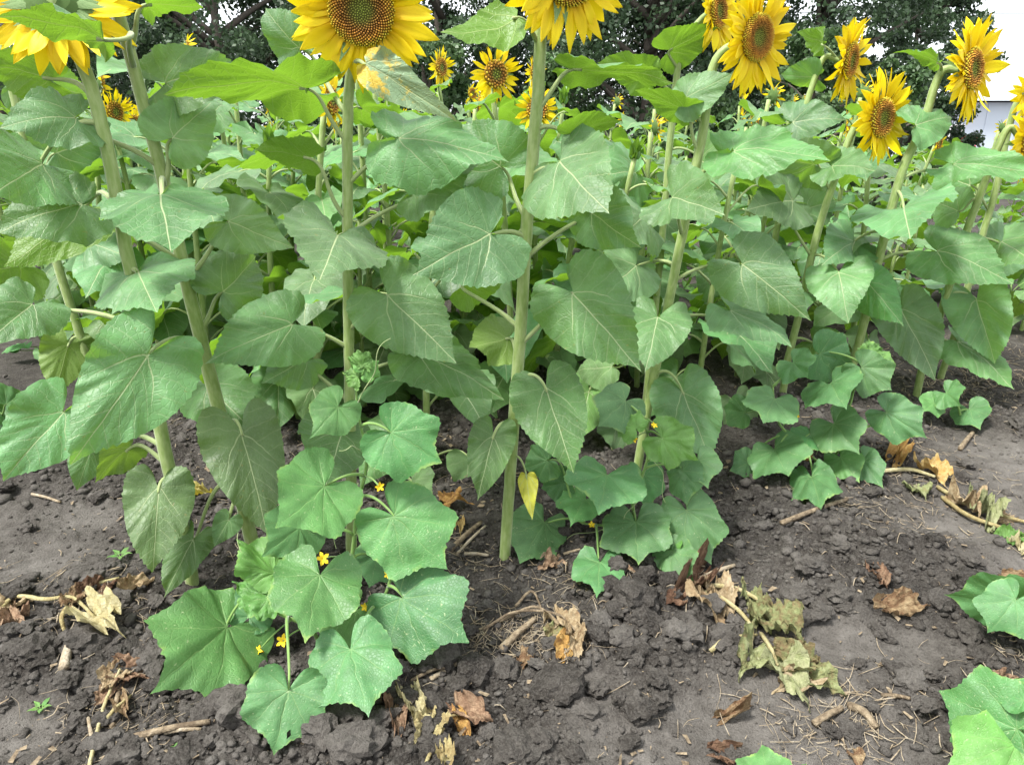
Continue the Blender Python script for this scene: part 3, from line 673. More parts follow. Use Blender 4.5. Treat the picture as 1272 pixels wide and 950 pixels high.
# ------------------------------------------------------------------ the front sunflowers, one by one
def sunflower(label, base, pts, rpx, hd=None, dyt=0.0, group='sunflowers of the front row'):
    """base: pixel of the foot; pts: pixels of the stem from top to foot; hd: head dict"""
    g = G_(*base); p = Plant('sunflower', g, label, 'sunflower', group)
    n = len(pts); P = [at(x, y, g.y + dyt * (1 - i / max(1, n - 1))) for i, (x, y) in enumerate(pts)]
    foot = [g + Vector((0, 0, 0.0)), g + Vector((0, 0, -0.04))]
    k = depth(g) / F
    if hd:
        c = at(hd['c'][0], hd['c'][1], g.y + hd.get('dy', 0.0)); fc = Vector(hd['f']).normalized(); rd = hd['rd'] * depth(c) / F; rt = hd['rt'] * depth(c) / F
        P = [c - fc * rd * 0.55] + P
        head(p.o, c - g, fc, rd, rt, hd.get('disc', DISC_HI), hd.get('n', 20), hd.get('seed', 1), hd.get('layers', 2), hd.get('up', 0.25), hd.get('nb', 16), petals=hd.get('petals', True))
    P = P + foot
    rr = [(0.80 if base[0] < 700 else 0.66) * r * depth(at(0, y, g.y)) / F for r, y in zip(rpx, np.linspace(pts[0][1], base[1], len(rpx)))]
    p.stem(P, rr, n=46, seg=14)
    p.pr = max(0.0042, 0.62 * (rr[len(rr) // 2]) * 0.52)
    return p
# plant A: far left with the drooping head seen from behind
A = sunflower('tall sunflower with a large drooping head seen from behind at the top left corner', (240, 727),
    [(104, 82), (132, 180), (155, 300), (175, 400), (205, 560), (228, 660)], [9.5, 10, 10, 10.5, 10.5, 9.5],
    dict(c=(66, 4), f=(-0.25, 0.70, -0.40), rd=34, rt=96, n=26, seed=11, up=0.16, nb=30, dy=-0.02))
A.leaf(532, (78, 512), (4, 598), 92, 'n', 12, db=0.02, fold=0.22, droop=0.5)
A.leaf(555, (112, 560), (96, 609), 44, 'n', 0, db=0.06, mat='leaf_low')
A.leaf(578, (160, 557), (118, 600), 52, 'n', -38, True, db=0.02, mat='leaf_low')
A.leaf(600, (197, 607), (190, 710), 82, 'n', 6, db=-0.06, mat='leaf_low', droop=0.2, fold=0.10, r=1.15, arch=0.6)
A.leaf(335, (172, 338), (196, 388), 122, 'n', 4, db=-0.03, r=0.92)
A.leaf(423, (40, 379), (-22, 434), 84, 'n', 18, db=-0.04, fold=0.2)
A.leaf(150, (52, 204), (-12, 246), 120, 'n', 12, db=-0.05)
A.leaf(120, (60, 98), (-30, 80), 80, 'f', -25, True, db=0.04)
A.leaf(250, (100, 262), (5, 330), 84, 'n', 30, True, db=0.12)
# plant B
B = sunflower('leaning sunflower stem running off the top edge left of the large flower', (320, 700),
    [(118, -60), (142, 0), (173, 110), (205, 232), (232, 350), (258, 455), (282, 545), (304, 635)], [9, 9.5, 10, 10.5, 11, 11, 10])
B.leaf(445, (185, 440), (89, 577), 124, 'n', 0, db=-0.30, fold=0.06, droop=0.35, r=1.12)
B.leaf(542, (300, 536), (332, 662), 98, 'n', -4, db=-0.08, mat='leaf_low', droop=0.25, arch=0.75, r=1.2)
B.leaf(236, (199, 242), (214, 314), 144, 'n', 0, db=-0.22, r=0.94, droop=0.5, fold=0.05)
B.leaf(232, (214, 172), (262, 128), 84, 'f', 0, db=-0.02, arch=0.5, droop=0.9)
B.leaf(202, (93, 147), (-4, 160), 92, 'n', 38, db=-0.12, fold=0.10, droop=0.6)
B.leaf(332, (101, 254), (-4, 290), 96, 'n', 32, db=-0.15, wave=0.06)
B.leaf(88, (128, 50), (-6, 22), 76, 'f', -62, True, db=-0.32, kind='lance', r=1.6)
B.leaf(60, (182, 6), (252, 10), 48, 'f', 55, True, db=-0.02, kind='lance', r=1.5)
B.leaf(150, (207, 103), (302, 84), 88, 'f', -18, db=0.02, droop=1.0, wave=0.05)
B.leaf(345, (284, 276), (366, 308), 78, 'n', -10, db=0.02)
B.leaf(420, (277, 362), (318, 318), 84, 'f', 8, db=0.02, arch=0.5, droop=0.8)
B.leaf(515, (258, 478), (314, 534), 92, 'n', -6, db=0.12, mat='leaf_low')
B.leaf(600, (240, 670), (204, 742), 52, 'n', 14, db=-0.12, mat='leaf_low', arch=0.5, droop=0.2)
B.leaf(610, (284, 645), (266, 679), 34, 'n', 0, db=-0.08, mat='leaf_low', arch=0.5)
# plant D: the large flower facing the camera
Dp = sunflower('sunflower with the large flower facing the camera on a straight stem', (437, 692),
    [(434, 108), (432, 230), (433, 400), (436, 560)], [7.5, 8, 8, 8.5, 9, 9],
    dict(c=(449, 13), f=(0.06, -0.97, -0.16), rd=41, rt=97, n=27, seed=5, up=0.10, nb=16, dy=-0.05))
Dp.leaf(182, (378, 110), (203, 118), 116, 'f', -56, True, db=-0.04, wave=0.05, droop=0.3)
Dp.leaf(290, (419, 292), (397, 348), 138, 'n', 0, db=-0.09, r=0.92, fold=0.05, droop=0.5)
Dp.leaf(432, (362, 403), (254, 452), 92, 'n', 12, db=-0.07, fold=0.12)
Dp.leaf(488, (380, 446), (326, 476), 70, 'n', 0, db=0.0)
Dp.leaf(400, (482, 367), (567, 451), 108, 'n', -4, db=-0.10, fold=0.05)
Dp.leaf(470, (524, 441), (626, 496), 80, 'n', -22, db=0.0, fold=0.05)
Dp.leaf(226, (496, 172), (633, 202), 108, 'n', -36, db=-0.04, droop=0.4)
Dp.leaf(298, (515, 235), (602, 200), 92, 'f', -30, db=0.02, droop=0.8)
Dp.leaf(90, (455, 80), (568, 152), 60, 'n', -10, db=-0.09, kind='lance', mat='leaf_y', r=1.9)
Dp.leaf(525, (424, 538), (402, 612), 98, 'n', 0, db=-0.03, mat='leaf_low', arch=0.7)
Dp.leaf(264, (383, 196), (316, 186), 66, 'f', -46, True, db=-0.05)
Dp.leaf(560, (512, 600), (540, 622), 54, 'n', 0, db=-0.05, mat='leaf_low', arch=0.2)
Dp.leaf(150, (372, 60), (330, 10), 64, 'f', -20, db=0.08)
# plant E
E = sunflower('sunflower under the half-hidden top flower, its bare stem foot left of the cucumber clump', (627, 692),
    [(674, 22), (668, 120), (655, 270), (647, 400), (640, 500), (633, 600)], [8.5, 9.5, 9.5, 9.5, 9, 8.5],
    dict(c=(709, -36), f=(0.34, -0.72, -0.10), rd=40, rt=92, n=26, seed=8, up=0.06, nb=16, dy=-0.05))
E.leaf(215, (695, 201), (757, 266), 130, 'n', 0, db=-0.08, fold=0.06, r=1.0)
E.leaf(175, (712, 166), (774, 150), 60, 'f', 48, True, db=-0.02)
E.leaf(134, (717, 86), (838, 104), 62, 'f', 62, True, db=-0.02, droop=0.1)
E.leaf(64, (642, 22), (547, 40), 70, 'n', 48, True, db=-0.04, kind='lance', r=1.5)
E.leaf(300, (609, 291), (512, 343), 118, 'n', 8, db=-0.10, fold=0.14)
E.leaf(424, (712, 364), (797, 462), 120, 'n', 0, db=-0.05, fold=0.04)
E.leaf(440, (632, 420), (582, 432), 74, 'n', 20, True, db=0.06, mat='leaf_low')
E.leaf(477, (678, 482), (713, 588), 86, 'n', -4, db=-0.05, mat='leaf_low', arch=0.75, droop=0.25, r=1.15)
E.leaf(531, (613, 541), (593, 622), 60, 'n', 4, db=-0.05, mat='leaf_low', arch=0.75, droop=0.2)
E.leaf(578, (654, 590), (661, 646), 25, 'n', 0, db=-0.03, mat='leaf_yel', arch=0.6, r=1.9, kind='lance', pr=0.0032)
E.leaf(318, (735, 264), (797, 308), 84, 'n', 10, db=0.02)
E.leaf(418, (578, 352), (640, 332), 74, 'f', 30, True, db=0.08)
E.leaf(270, (622, 207), (560, 160), 96, 'f', 0, db=0.06, droop=0.9)
# plant F
Fp = sunflower('sunflower with a big flower turned to the right, fourth front stem', (790, 592),
    [(888, 78), (872, 170), (850, 280), (826, 400), (806, 500)], [8, 8.5, 9, 9, 8.5, 8],
    dict(c=(941, 47), f=(0.55, -0.83, -0.06), rd=28, rt=68, n=26, seed=15, up=0.12, nb=18, dy=-0.06))
Fp.leaf(290, (835, 246), (901, 268), 92, 'n', -20, db=-0.10, fold=0.25)
Fp.leaf(357, (922, 328), (1008, 399), 92, 'n', -8, db=-0.06, fold=0.08)
Fp.leaf(398, (817, 394), (801, 463), 94, 'n', 0, db=-0.10, fold=0.06, r=0.95)
Fp.leaf(467, (848, 487), (884, 575), 78, 'n', -4, db=-0.07, fold=0.2, arch=0.6)
Fp.leaf(408, (908, 386), (984, 432), 74, 'n', -50, db=-0.04, droop=0.6)
Fp.leaf(228, (912, 188), (1032, 200), 86, 'n', -48, db=-0.04, droop=0.6)
Fp.leaf(190, (849, 136), (788, 112), 58, 'f', -50, True, db=-0.02, droop=0.2)
Fp.leaf(150, (852, 122), (910, 92), 58, 'f', -30, db=-0.02)
Fp.leaf(330, (790, 330), (740, 372), 84, 'n', 0, db=0.06)
Fp.leaf(440, (760, 455), (716, 462), 64, 'f', 30, db=0.02, mat='leaf_low')
Fp.leaf(260, (800, 270), (760, 300), 96, 'n', 0, db=0.08)
# plant G
Gp = sunflower('shorter sunflower whose flower sits between two taller ones on the right', (972, 492),
    [(1062, 158), (1040, 215), (1015, 290), (990, 400), (978, 450)], [6, 6.5, 7, 7, 6.5],
    dict(c=(1096, 147), f=(0.54, -0.84, 0.02), rd=24, rt=58, n=24, seed=21, up=0.15, nb=16, dy=-0.05, disc=DISC_MID))
Gp.leaf(225, (1034, 206), (1088, 212), 62, 'n', -40, db=-0.08)
Gp.leaf(320, (1042, 338), (1054, 402), 76, 'n', 0, db=-0.12, fold=0.06, r=0.95)
Gp.leaf(240, (1012, 205), (930, 180), 70, 'f', -30, db=-0.02)
Gp.leaf(310, (985, 250), (925, 262), 78, 'n', 20, db=-0.05)
Gp.leaf(360, (960, 340), (905, 352), 84, 'n', 0, db=0.05)
Gp.leaf(420, (1010, 425), (1045, 440), 60, 'n', -20, db=0.0, mat='leaf_low')
# plant H
Hp = sunflower('tall sunflower with a tilted flower against the sky on the right', (1046, 492),
    [(1168, 92), (1145, 160), (1120, 215), (1092, 320), (1066, 430)], [6.5, 7.5, 8, 8, 8, 7.5],
    dict(c=(1208, 86), f=(0.58, -0.80, 0.10), rd=25, rt=64, n=26, seed=27, up=0.12, nb=18, dy=-0.06, disc=DISC_MID))
Hp.leaf(236, (1122, 258), (1131, 297), 116, 'n', 0, db=-0.10, r=0.85, fold=0.08)
Hp.leaf(165, (1138, 156), (1182, 146), 60, 'f', -30, db=-0.06)
Hp.leaf(92, (1167, 79), (1109, 66), 44, 'f', -60, True, db=-0.02, kind='lance', r=1.5)
Hp.leaf(370, (1078, 350), (1123, 406), 58, 'n', -8, db=-0.10)
Hp.leaf(375, (1120, 385), (1162, 472), 74, 'n', -10, db=-0.02, fold=0.2)
Hp.leaf(333, (1165, 312), (1258, 352), 74, 'n', -30, db=-0.06)
Hp.leaf(228, (1185, 204), (1294, 216), 52, 'n', -40, db=-0.05)
Hp.leaf(290, (1060, 300), (1020, 330), 70, 'n', 10, db=0.06)
# plants I and J at the right edge
I = sunflower('sunflower cut off by the right edge, its flower half out of frame', (1138, 492),
    [(1252, 160), (1228, 215), (1200, 290), (1168, 390), (1150, 440)], [6, 6.5, 7, 7, 6.5],
    dict(c=(1283, 176), f=(0.45, -0.88, 0.0), rd=22, rt=52, n=23, seed=31, up=0.15, nb=16, dy=-0.05, disc=DISC_MID))
I.leaf(372, (1213, 372), (1236, 452), 64, 'n', 0, db=-0.05, fold=0.3)
I.leaf(425, (1190, 424), (1260, 484), 62, 'n', -44, db=-0.04)
I.leaf(300, (1245, 300), (1290, 330), 80, 'n', -15, db=-0.02)
I.leaf(250, (1190, 262), (1160, 250), 60, 'f', 0, db=0.02)
J = sunflower('sunflower at the right edge with its flower just below the cut-off one', (1168, 470),
    [(1258, 140), (1236, 240), (1212, 320), (1188, 410)], [5.5, 6, 6.5, 6],
    dict(c=(1284, 120), f=(0.45, -0.88, 0.1), rd=18, rt=44, n=22, seed=33, up=0.2, nb=14, dy=-0.05, disc=DISC_MID))
J.leaf(330, (1242, 310), (1290, 296), 70, 'f', -10, db=0.02)
J.leaf(400, (1210, 395), (1190, 420), 50, 'n', 0, db=0.0, mat='leaf_low')
J.leaf(260, (1205, 230), (1160, 215), 70, 'f', 0, db=0.02)
# plant C behind on the left, K and L behind on the right
C_ = sunflower('slim sunflower behind the far left plants, stem leaning over bare soil', (118, 492),
    [(2, 40), (20, 130), (62, 296), (104, 432)], [6, 6.5, 7, 7])
C_.leaf(120, (30, 100), (110, 118), 76, 'f', 0, db=0.05)
C_.leaf(240, (70, 190), (128, 170), 84, 'f', 0, db=0.02)
C_.leaf(330, (24, 330), (-40, 345), 90, 'f', -20, True, db=0.0)
C_.leaf(420, (85, 428), (68, 490), 62, 'n', 0, True, db=-0.04, mat='leaf_low', arch=0.5)
C_.leaf(300, (110, 300), (160, 320), 80, 'n', 0, db=0.03)
K = sunflower('sunflower behind the big right-turned flower, its own flower half hidden', (800, 520),
    [(866, 30), (846, 60), (832, 180), (822, 300)], [5.5, 6, 6.5, 6.5],
    dict(c=(892, 14), f=(0.76, -0.64, 0.05), rd=22, rt=52, n=23, seed=41, up=0.2, nb=16, dy=-0.04, disc=DISC_MID), group='sunflowers behind the front row')
K.leaf(80, (832, 62), (892, 34), 62, 'f', 30, True, db=-0.04)
K.leaf(120, (800, 95), (742, 78), 56, 'f', -30, True, db=-0.02)
K.leaf(190, (870, 200), (912, 215), 70, 'n', 0, db=-0.02)
K.leaf(250, (790, 215), (740, 220), 78, 'n', 20, db=0.0)
Lp = sunflower('sunflower with its flower in profile against the dark trees', (930, 462),
    [(1024, 72), (1008, 110), (990, 172), (972, 250)], [5, 5.5, 6, 6],
    dict(c=(1056, 76), f=(0.74, -0.66, -0.05), rd=22, rt=52, n=23, seed=45, up=0.2, nb=18, dy=-0.04, disc=DISC_MID), group='sunflowers behind the front row')
Lp.leaf(75, (1022, 56), (990, 40), 36, 'f', -40, True, db=-0.02, kind='lance')
Lp.leaf(110, (1012, 96), (970, 92), 48, 'f', -40, db=0)
Lp.leaf(150, (985, 152), (1052, 150), 58, 'f', -30, db=-0.02)
Lp.leaf(190, (960, 205), (905, 232), 66, 'n', 0, True, db=-0.02)
Lp.leaf(240, (1000, 260), (1040, 250), 60, 'f', 0, db=0)
# ------------------------------------------------------------------ the crowd of sunflowers behind
def auto_sunflower(seed, hgt, nl, headkind):
    rr = random.Random(seed); o = thing('sunflower', (0, 0, 0), 'sunflower', 'sunflower'); 
    lean = Vector((rr.uniform(-.06, .06), rr.uniform(-.06, .06), 0))
    pts = spline([Vector((0, 0, -0.05)), Vector((0, 0, hgt * 0.3)) + lean * 0.2, Vector((0, 0, hgt * 0.7)) + lean * 0.8, Vector((0, 0, hgt)) + lean * 1.6], 16)
    V, f, uv = tube(pts, list(np.linspace(0.0155, 0.011, 16)), 9, 0.03); ob('stem', mk_mesh('stem', V, f, M['stem'], uv), o)
    for k in range(nl):
        u = 0.10 + 0.86 * (k + rr.uniform(0, 0.6)) / nl; A = pts[min(15, int(u * 15))]
        az = k * 2.4 + rr.uniform(-0.5, 0.5); hz = Vector((math.cos(az), math.sin(az), 0))
        sz = (0.145 + 0.115 * math.sin(math.pi * min(1, u * 1.05))) * rr.uniform(0.8, 1.25); pl = sz * rr.uniform(0.5, 0.85)
        up = rr.uniform(0.25, 0.8) * (0.3 + u); B = A + hz * pl + Vector((0, 0, pl * up))
        el = R(rr.uniform(-75, -25) + 38 * u); yd = (hz * math.cos(el) + Vector((0, 0, math.sin(el)))).normalized()
        yd = (Matrix.Rotation(rr.uniform(-0.4, 0.4), 3, 'Z') @ yd).normalized()
        n = (Vector((0, 0, 1)) + hz * 0.3); n = (n - yd * n.dot(yd)).normalized(); n = Matrix.Rotation(rr.uniform(-0.45, 0.45), 3, yd) @ n
        V, f, uv, rho = leaf_unit('sun', 47, (0.15, 0.42, 0.7, 0.9, 1.0), seed * 50 + k, fold=rr.uniform(0, 0.25), droop=rr.uniform(0.3, 1.0), side=rr.uniform(0.1, 0.6), wave=rr.uniform(0.03, 0.06))
        lo = ob('leaf', mk_mesh('leaf', place(V, B, yd, n, sz, sz * rr.uniform(0.88, 1.08)), f, M['leaf_low' if u < 0.3 else 'leaf'], uv, attrs={'rim': rho}), o)
        V, f, uv = tube(bez(A, A + hz * pl * 0.35 + Vector((0, 0, pl * 0.4)), B - yd * pl * 0.33, B + yd * 0.01, 8), [0.0062 - 0.0004 * i for i in range(8)], 6)
        ob('petiole', mk_mesh('petiole', V, f, M['petiole'], uv), lo)
    tp = pts[-1]
    if headkind:
        fc = Vector((0.85, -0.35 + rr.uniform(-.3, .3), rr.uniform(-0.1, 0.35))).normalized()
        small = headkind == 2
        head(o, tp + fc * 0.03 + Vector((0, 0, 0.02)), fc, 0.040 if small else 0.052, 0.085 if small else 0.115, DISC_LO, 13, seed, 2 if not small else 1, 0.9 if small else 0.3, 12)
    else:
        for k in range(5):
            az = k * 1.3; hz = Vector((math.cos(az), math.sin(az), 0)); yd = (hz * 0.5 + Vector((0, 0, 1))).normalized(); n = (-hz - yd * (-hz).dot(yd)).normalized()
            V, f, uv, rho = leaf_unit('lance', 25, (0.3, 0.7, 1.0), seed + k, droop=0.5)
            ob('leaf', mk_mesh('leaf', place(V, tp, yd, n, 0.10, 0.08), f, M['leaf'], uv, attrs={'rim': rho}), o)
    return o
TEMPL = [auto_sunflower(900 + k, [1.30, 1.42, 1.22, 1.38, 1.12, 1.34][k], [15, 16, 14, 16, 13, 15][k], [1, 2, 0, 1, 0, 2][k]) for k in range(6)]
used = [False] * 6
def put_sunflower(t, x, y, s, rz, tilt, label, group):
    o = TEMPL[t] if not used[t] else copy_tree(TEMPL[t]); used[t] = True
    o.location = (x, y, gz(x, y)); o.scale = (s, s, s); o.rotation_euler = (tilt[0], tilt[1], rz); o['label'] = label; o['group'] = group
rr = random.Random(3)
spots = [(520, 2.62, 1.0, 4), (330, 3.1, 0.98, 2), (640, 3.15, 1.06, 3), (490, 3.5, 1.03, 1), (377, 3.0, 1.05, 0), (738, 3.0, 0.95, 2), (240, 3.3, 1.0, 5), (880, 3.2, 0.98, 4), (300, 3.6, 1.0, 1), (570, 3.7, 1.0, 5), (440, 3.3, 0.8, 4), (690, 3.5, 0.95, 0), (800, 3.6, 0.95, 5), (930, 3.7, 0.95, 2), (180, 3.5, 0.95, 3)]
SECOND = {520: 'slim second-row sunflower on bare soil right of the camera-facing sunflower', 330: 'second-row sunflower showing just right of the leaning stem', 640: 'second-row sunflower directly behind the bare-footed front stem', 490: 'second-row sunflower right of the camera-facing flower, further back', 377: 'second-row sunflower just left of the camera-facing sunflower', 738: 'second-row sunflower behind the middle cucumber clump', 240: 'second-row sunflower between the two leftmost tall stems', 880: 'second-row sunflower right of the fourth front stem', 300: 'sunflower at the back of the second row right of the leaning stem', 570: 'second-row sunflower halfway between the camera-facing and the bare-footed stem', 440: 'short second-row sunflower hidden behind the camera-facing sunflower stem', 690: 'second-row sunflower right of the bare-footed front stem', 800: 'second-row sunflower behind the fourth front stem', 930: 'second-row sunflower left of the shorter right-hand sunflower', 180: 'second-row sunflower behind the drooping-headed plant on the left'}
for (px, Y, s, t) in spots:
    x = pxw(px, Y); put_sunflower(t, x, Y, s, rr.uniform(-0.6, 0.6), (rr.uniform(-.05, .05), rr.uniform(-.03, .06)), SECOND[px], 'sunflowers of the second row')
for row, Y in enumerate([3.9, 4.7, 5.6, 6.6, 7.8, 9.2]):
    xmin, xmax = -0.72 * Y - 0.2, 0.74 * Y + 0.4; x = xmin + rr.uniform(0, 0.4)
    while x < xmax:
        yy = Y + rr.uniform(-0.18, 0.18); pxx = W0 / 2 + x / yy * F
        if not (yy < 4.2 and (pxx < 110 or pxx > 1130)):
            put_sunflower(rr.choice([0, 1, 2, 3, 4, 5, 5, 1]), x, yy, rr.uniform(0.95, 1.17) * (1.0 if pxx < 1090 else 0.78), rr.uniform(-0.9, 0.9), (rr.uniform(-.06, .06), rr.uniform(-.04, .08)), 'sunflower in the crowded rows between the front plants and the trees', 'sunflowers of the back rows')
        x += rr.uniform(0.42, 0.66) * (1 + 0.06 * row)

# ------------------------------------------------------------------ cucumber plants
def flower(p, pt, size, facing):
    rs = random.Random(int(pt.x * 1e4)); q = Vector(facing).to_track_quat('Z', 'Y').to_matrix(); P = Parts()
    for k in range(5):
        a = k * 1.2566 + rs.uniform(-.1, .1); V = []; 
        for t, w, z in ((0.05, 0.12, 0), (0.35, 0.40, 0.25), (0.7, 0.42, 0.35), (1.0, 0.05, 0.30 + rs.uniform(-.15, .2))):
            for u in (-1, 0, 1):
                l = Vector((u * w * 0.62, t, z + 0.10 * abs(u))); l = Matrix.Rotation(a, 3, 'Z') @ l; V.append(tuple(pt + q @ l * size))
        P.add(V, [(j * 3 + i, j * 3 + i + 1, j * 3 + i + 4, j * 3 + i + 3) for j in range(3) for i in range(2)])
    back = pt - q @ Vector((0, 0, size * 1.1)); V, f, uv = tube([back, pt], [size * 0.16, size * 0.30], 6); P.add(V, f)
    return p.part('flower', np.vstack(P.v), P.f, M['cucflower'])
def tendril(p, a, b, seed, r=0.0013):
    rs = random.Random(seed); pts = []; d = b - a; n = 26; u = d.orthogonal().normalized(); w = d.normalized().cross(u); turns = rs.uniform(0.6, 1.6)
    for i in range(n):
        t = i / (n - 1); k = 0.10 * d.length * t; c = turns * 6.28 * t; pts.append(a + d * t + u * math.sin(c) * k + w * (math.cos(c) - 1) * k + Vector((0, 0, 0.08 * d.length * math.sin(t * 3.1))))
    V, f, uv = tube(pts, [r * (1.3 - 0.7 * i / n) for i in range(n)], 5); p.part('tendril', V, f, M['petiole'], uv)
def cucumber(label, base, vines, leaves, flowers=(), tendrils=(), Y=None):
    g = G_(*base); p = Plant('cucumber_plant', g, label, 'cucumber plant', 'cucumber plants'); p.petmat = M['vine']; p.pr = 0.0036
    for v in vines:
        pts = [g + Vector((0, 0, -0.02))] if v[0] == 'g' else []
        for q in (v[1:] if v[0] == 'g' else v):
            pts.append(at(q[0], q[1], g.y + (q[2] if len(q) > 2 else 0)))
        p.stem(pts, [0.0062, 0.0056, 0.0045, 0.0030], n=26, seg=8, name='vine', mat=M['vine'], ridge=0.05)
    for l in leaves:
        b, t, w = l[:3]; kw = dict(l[3]) if len(l) > 3 else {}
        kw.setdefault('kind', rnd.choice(['cuc', 'cuc2'])); kw.setdefault('mat', 'cuc'); kw.setdefault('N', 97); mode = kw.pop('mode', 'n')
        p.leaf('near', b, t, w, mode, **kw)
    for i, (x, y, dy, s) in enumerate(flowers):
        pt = at(x, y, g.y + dy); flower(p, pt, s, (rnd.uniform(-.5, .5), -0.6, rnd.uniform(0.1, 0.8)))
        a = p.near(pt); V, f, uv = tube(bez(a, a.lerp(pt, 0.3) + Vector((0, 0, 0.01)), a.lerp(pt, 0.7) + Vector((0, 0, 0.01)), pt, 8), 0.0022, 6); p.part('flower_stalk', V, f, M['vine'], uv)
    for i, (a, b) in enumerate(tendrils):
        tendril(p, at(a[0], a[1], g.y + a[2]), at(b[0], b[1], g.y + b[2]), i + 5)
    return p
Q1 = cucumber('large cucumber plant with big bright leaves climbing the stem of the camera-facing sunflower', (398, 796),
  [('g', (428, 740, 0.05), (437, 690, 0.10), (445, 625, 0.14), (456, 570, 0.14), (446, 520, 0.14), (441, 478, 0.14)),
   ('g', (385, 780, -0.02), (345, 760, -0.04), (315, 735, 0.0)),
   ('g', (440, 775, 0.02), (475, 745, 0.02), (490, 700, 0.06))],
  [((282, 779), (186, 862), 138, dict(db=-0.06, roll=4, r=0.92, kind='cuc', N=121)),
   ((397, 714), (379, 799), 112, dict(db=-0.06, kind='cuc2', N=121)),
   ((358, 857), (340, 938), 94, dict(db=-0.30, mat='cuc_d', kind='cuc2', N=121, dt=-0.07, holes=((-0.12, 0.60, 0.05), (-0.1, 0.48, 0.03), (-0.16, 0.84, 0.04), (0.2, 0.42, 0.025), (-0.22, 0.2, 0.02)))),
   ((435, 806), (458, 891), 108, dict(db=-0.20, mat='cuc_d', kind='cuc', N=121, dt=-0.14)),
   ((501, 742), (583, 797), 106, dict(db=-0.02, mat='cuc_d', kind='cuc', N=121, r=0.95)),
   ((490, 641), (556, 707), 108, dict(db=0.06, kind='cuc', N=121)),
   ((403, 604), (343, 656), 106, dict(db=0.06, kind='cuc2', N=121)),
   ((486, 537), (549, 574), 92, dict(db=0.10, kind='cuc', N=121)),
   ((420, 505), (384, 545), 60, dict(db=0.12, kind='cuc2')),
   ((442, 758), (396, 812), 66, dict(db=0.0, mat='cuc_y', roll=20)),
   ((340, 712), (292, 668), 62, dict(db=0.02, mat='cuc_y', mode='f', crumple=0.035, roll=20)),
   ((335, 742), (288, 722), 58, dict(db=-0.02, mat='cuc_y', mode='f', crumple=0.045, roll=30)),
   ((372, 655), (324, 692), 76, dict(db=0.12, mat='cuc_d')),
   ((310, 765), (332, 720), 62, dict(db=0.0, mat='cuc_d', mode='f')),
   ((470, 690), (458, 730), 60, dict(db=0.14, mat='cuc_d')),
   ((452, 462), (470, 448), 34, dict(db=0.13, mat='cuc_y', mode='f', crumple=0.03)),
   ((444, 468), (424, 462), 30, dict(db=0.13, mat='cuc_y', mode='f', crumple=0.04)),
   ((450, 455), (444, 432), 28, dict(db=0.13, mat='cuc_y', mode='f', crumple=0.05))],
  [(471, 604, 0.08, 0.013), (456, 668, 0.08, 0.017), (400, 694, 0.0, 0.018), (352, 796, -0.04, 0.018), (322, 808, -0.06, 0.014), (454, 753, 0.0, 0.012), (482, 713, 0.04, 0.011)],
  [((452, 560, 0.12), (425, 560, 0.06)), ((445, 600, 0.12), (412, 680, 0.02)), ((310, 760, 0), (300, 660, 0.04)), ((440, 640, 0.1), (482, 712, 0.04)), ((445, 500, .12), (482, 420, 0.1))])
Q2 = cucumber('cucumber plant with dull bluish leaves clumped in the middle of the bed', (792, 660),
  [('g', (786, 620, 0.0), (800, 585, 0.02), (806, 555, 0.02), (800, 520, 0.02)), ('g', (760, 655, -0.02), (725, 650, -0.02)), ('g', (820, 650, -0.02), (850, 640, 0.0))],
  [((676, 648), (646, 700), 78, dict(db=0.0, mat='cuc_d', kind='cuc')),
   ((754, 590), (744, 640), 94, dict(db=-0.04, mat='cuc_d', kind='cuc2')),
   ((790, 648), (793, 702), 88, dict(db=-0.08, mat='cuc_d', kind='cuc')),
   ((745, 698), (741, 743), 66, dict(db=-0.14, mat='cuc_d', kind='cuc2')),
   ((853, 634), (884, 701), 68, dict(db=-0.06, mat='cuc_d', kind='cuc')),
   ((834, 684), (862, 722), 50, dict(db=-0.10, mat='cuc_d')),
   ((777, 498), (742, 530), 64, dict(db=0.06, mat='cuc_d')),
   ((822, 544), (868, 570), 60, dict(db=-0.04, mat='cuc_y', crumple=0.02)),
   ((866, 572), (880, 607), 50, dict(db=0.02, mat='cuc_d')),
   ((728, 620), (708, 655), 62, dict(db=0.02, mat='cuc', roll=25)),
   ((848, 585), (854, 628), 48, dict(db=0.0, mat='cuc_d', roll=30)),
   ((680, 572), (650, 582), 50, dict(db=0.06, mat='cuc_d', mode='f')),
   ((700, 600), (672, 606), 44, dict(db=0.08, mat='cuc_d', mode='f')),
   ((790, 532), (774, 516), 40, dict(db=-0.02, mat='cuc_y', mode='f', crumple=0.03)),
   ((800, 590), (806, 635), 52, dict(db=0.06, mat='cuc')),
   ((835, 682), (812, 672), 34, dict(db=-0.07, mat='cuc_y', mode='f'))],
  [(812, 528, -0.03, 0.012), (788, 546, -0.03, 0.012), (735, 652, -0.04, 0.012), (696, 628, 0.0, 0.011)],
  [((806, 560, 0.0), (826, 622, -0.04)), ((800, 600, 0), (770, 655, -0.06)), ((760, 655, -0.02), (705, 672, -0.04))])
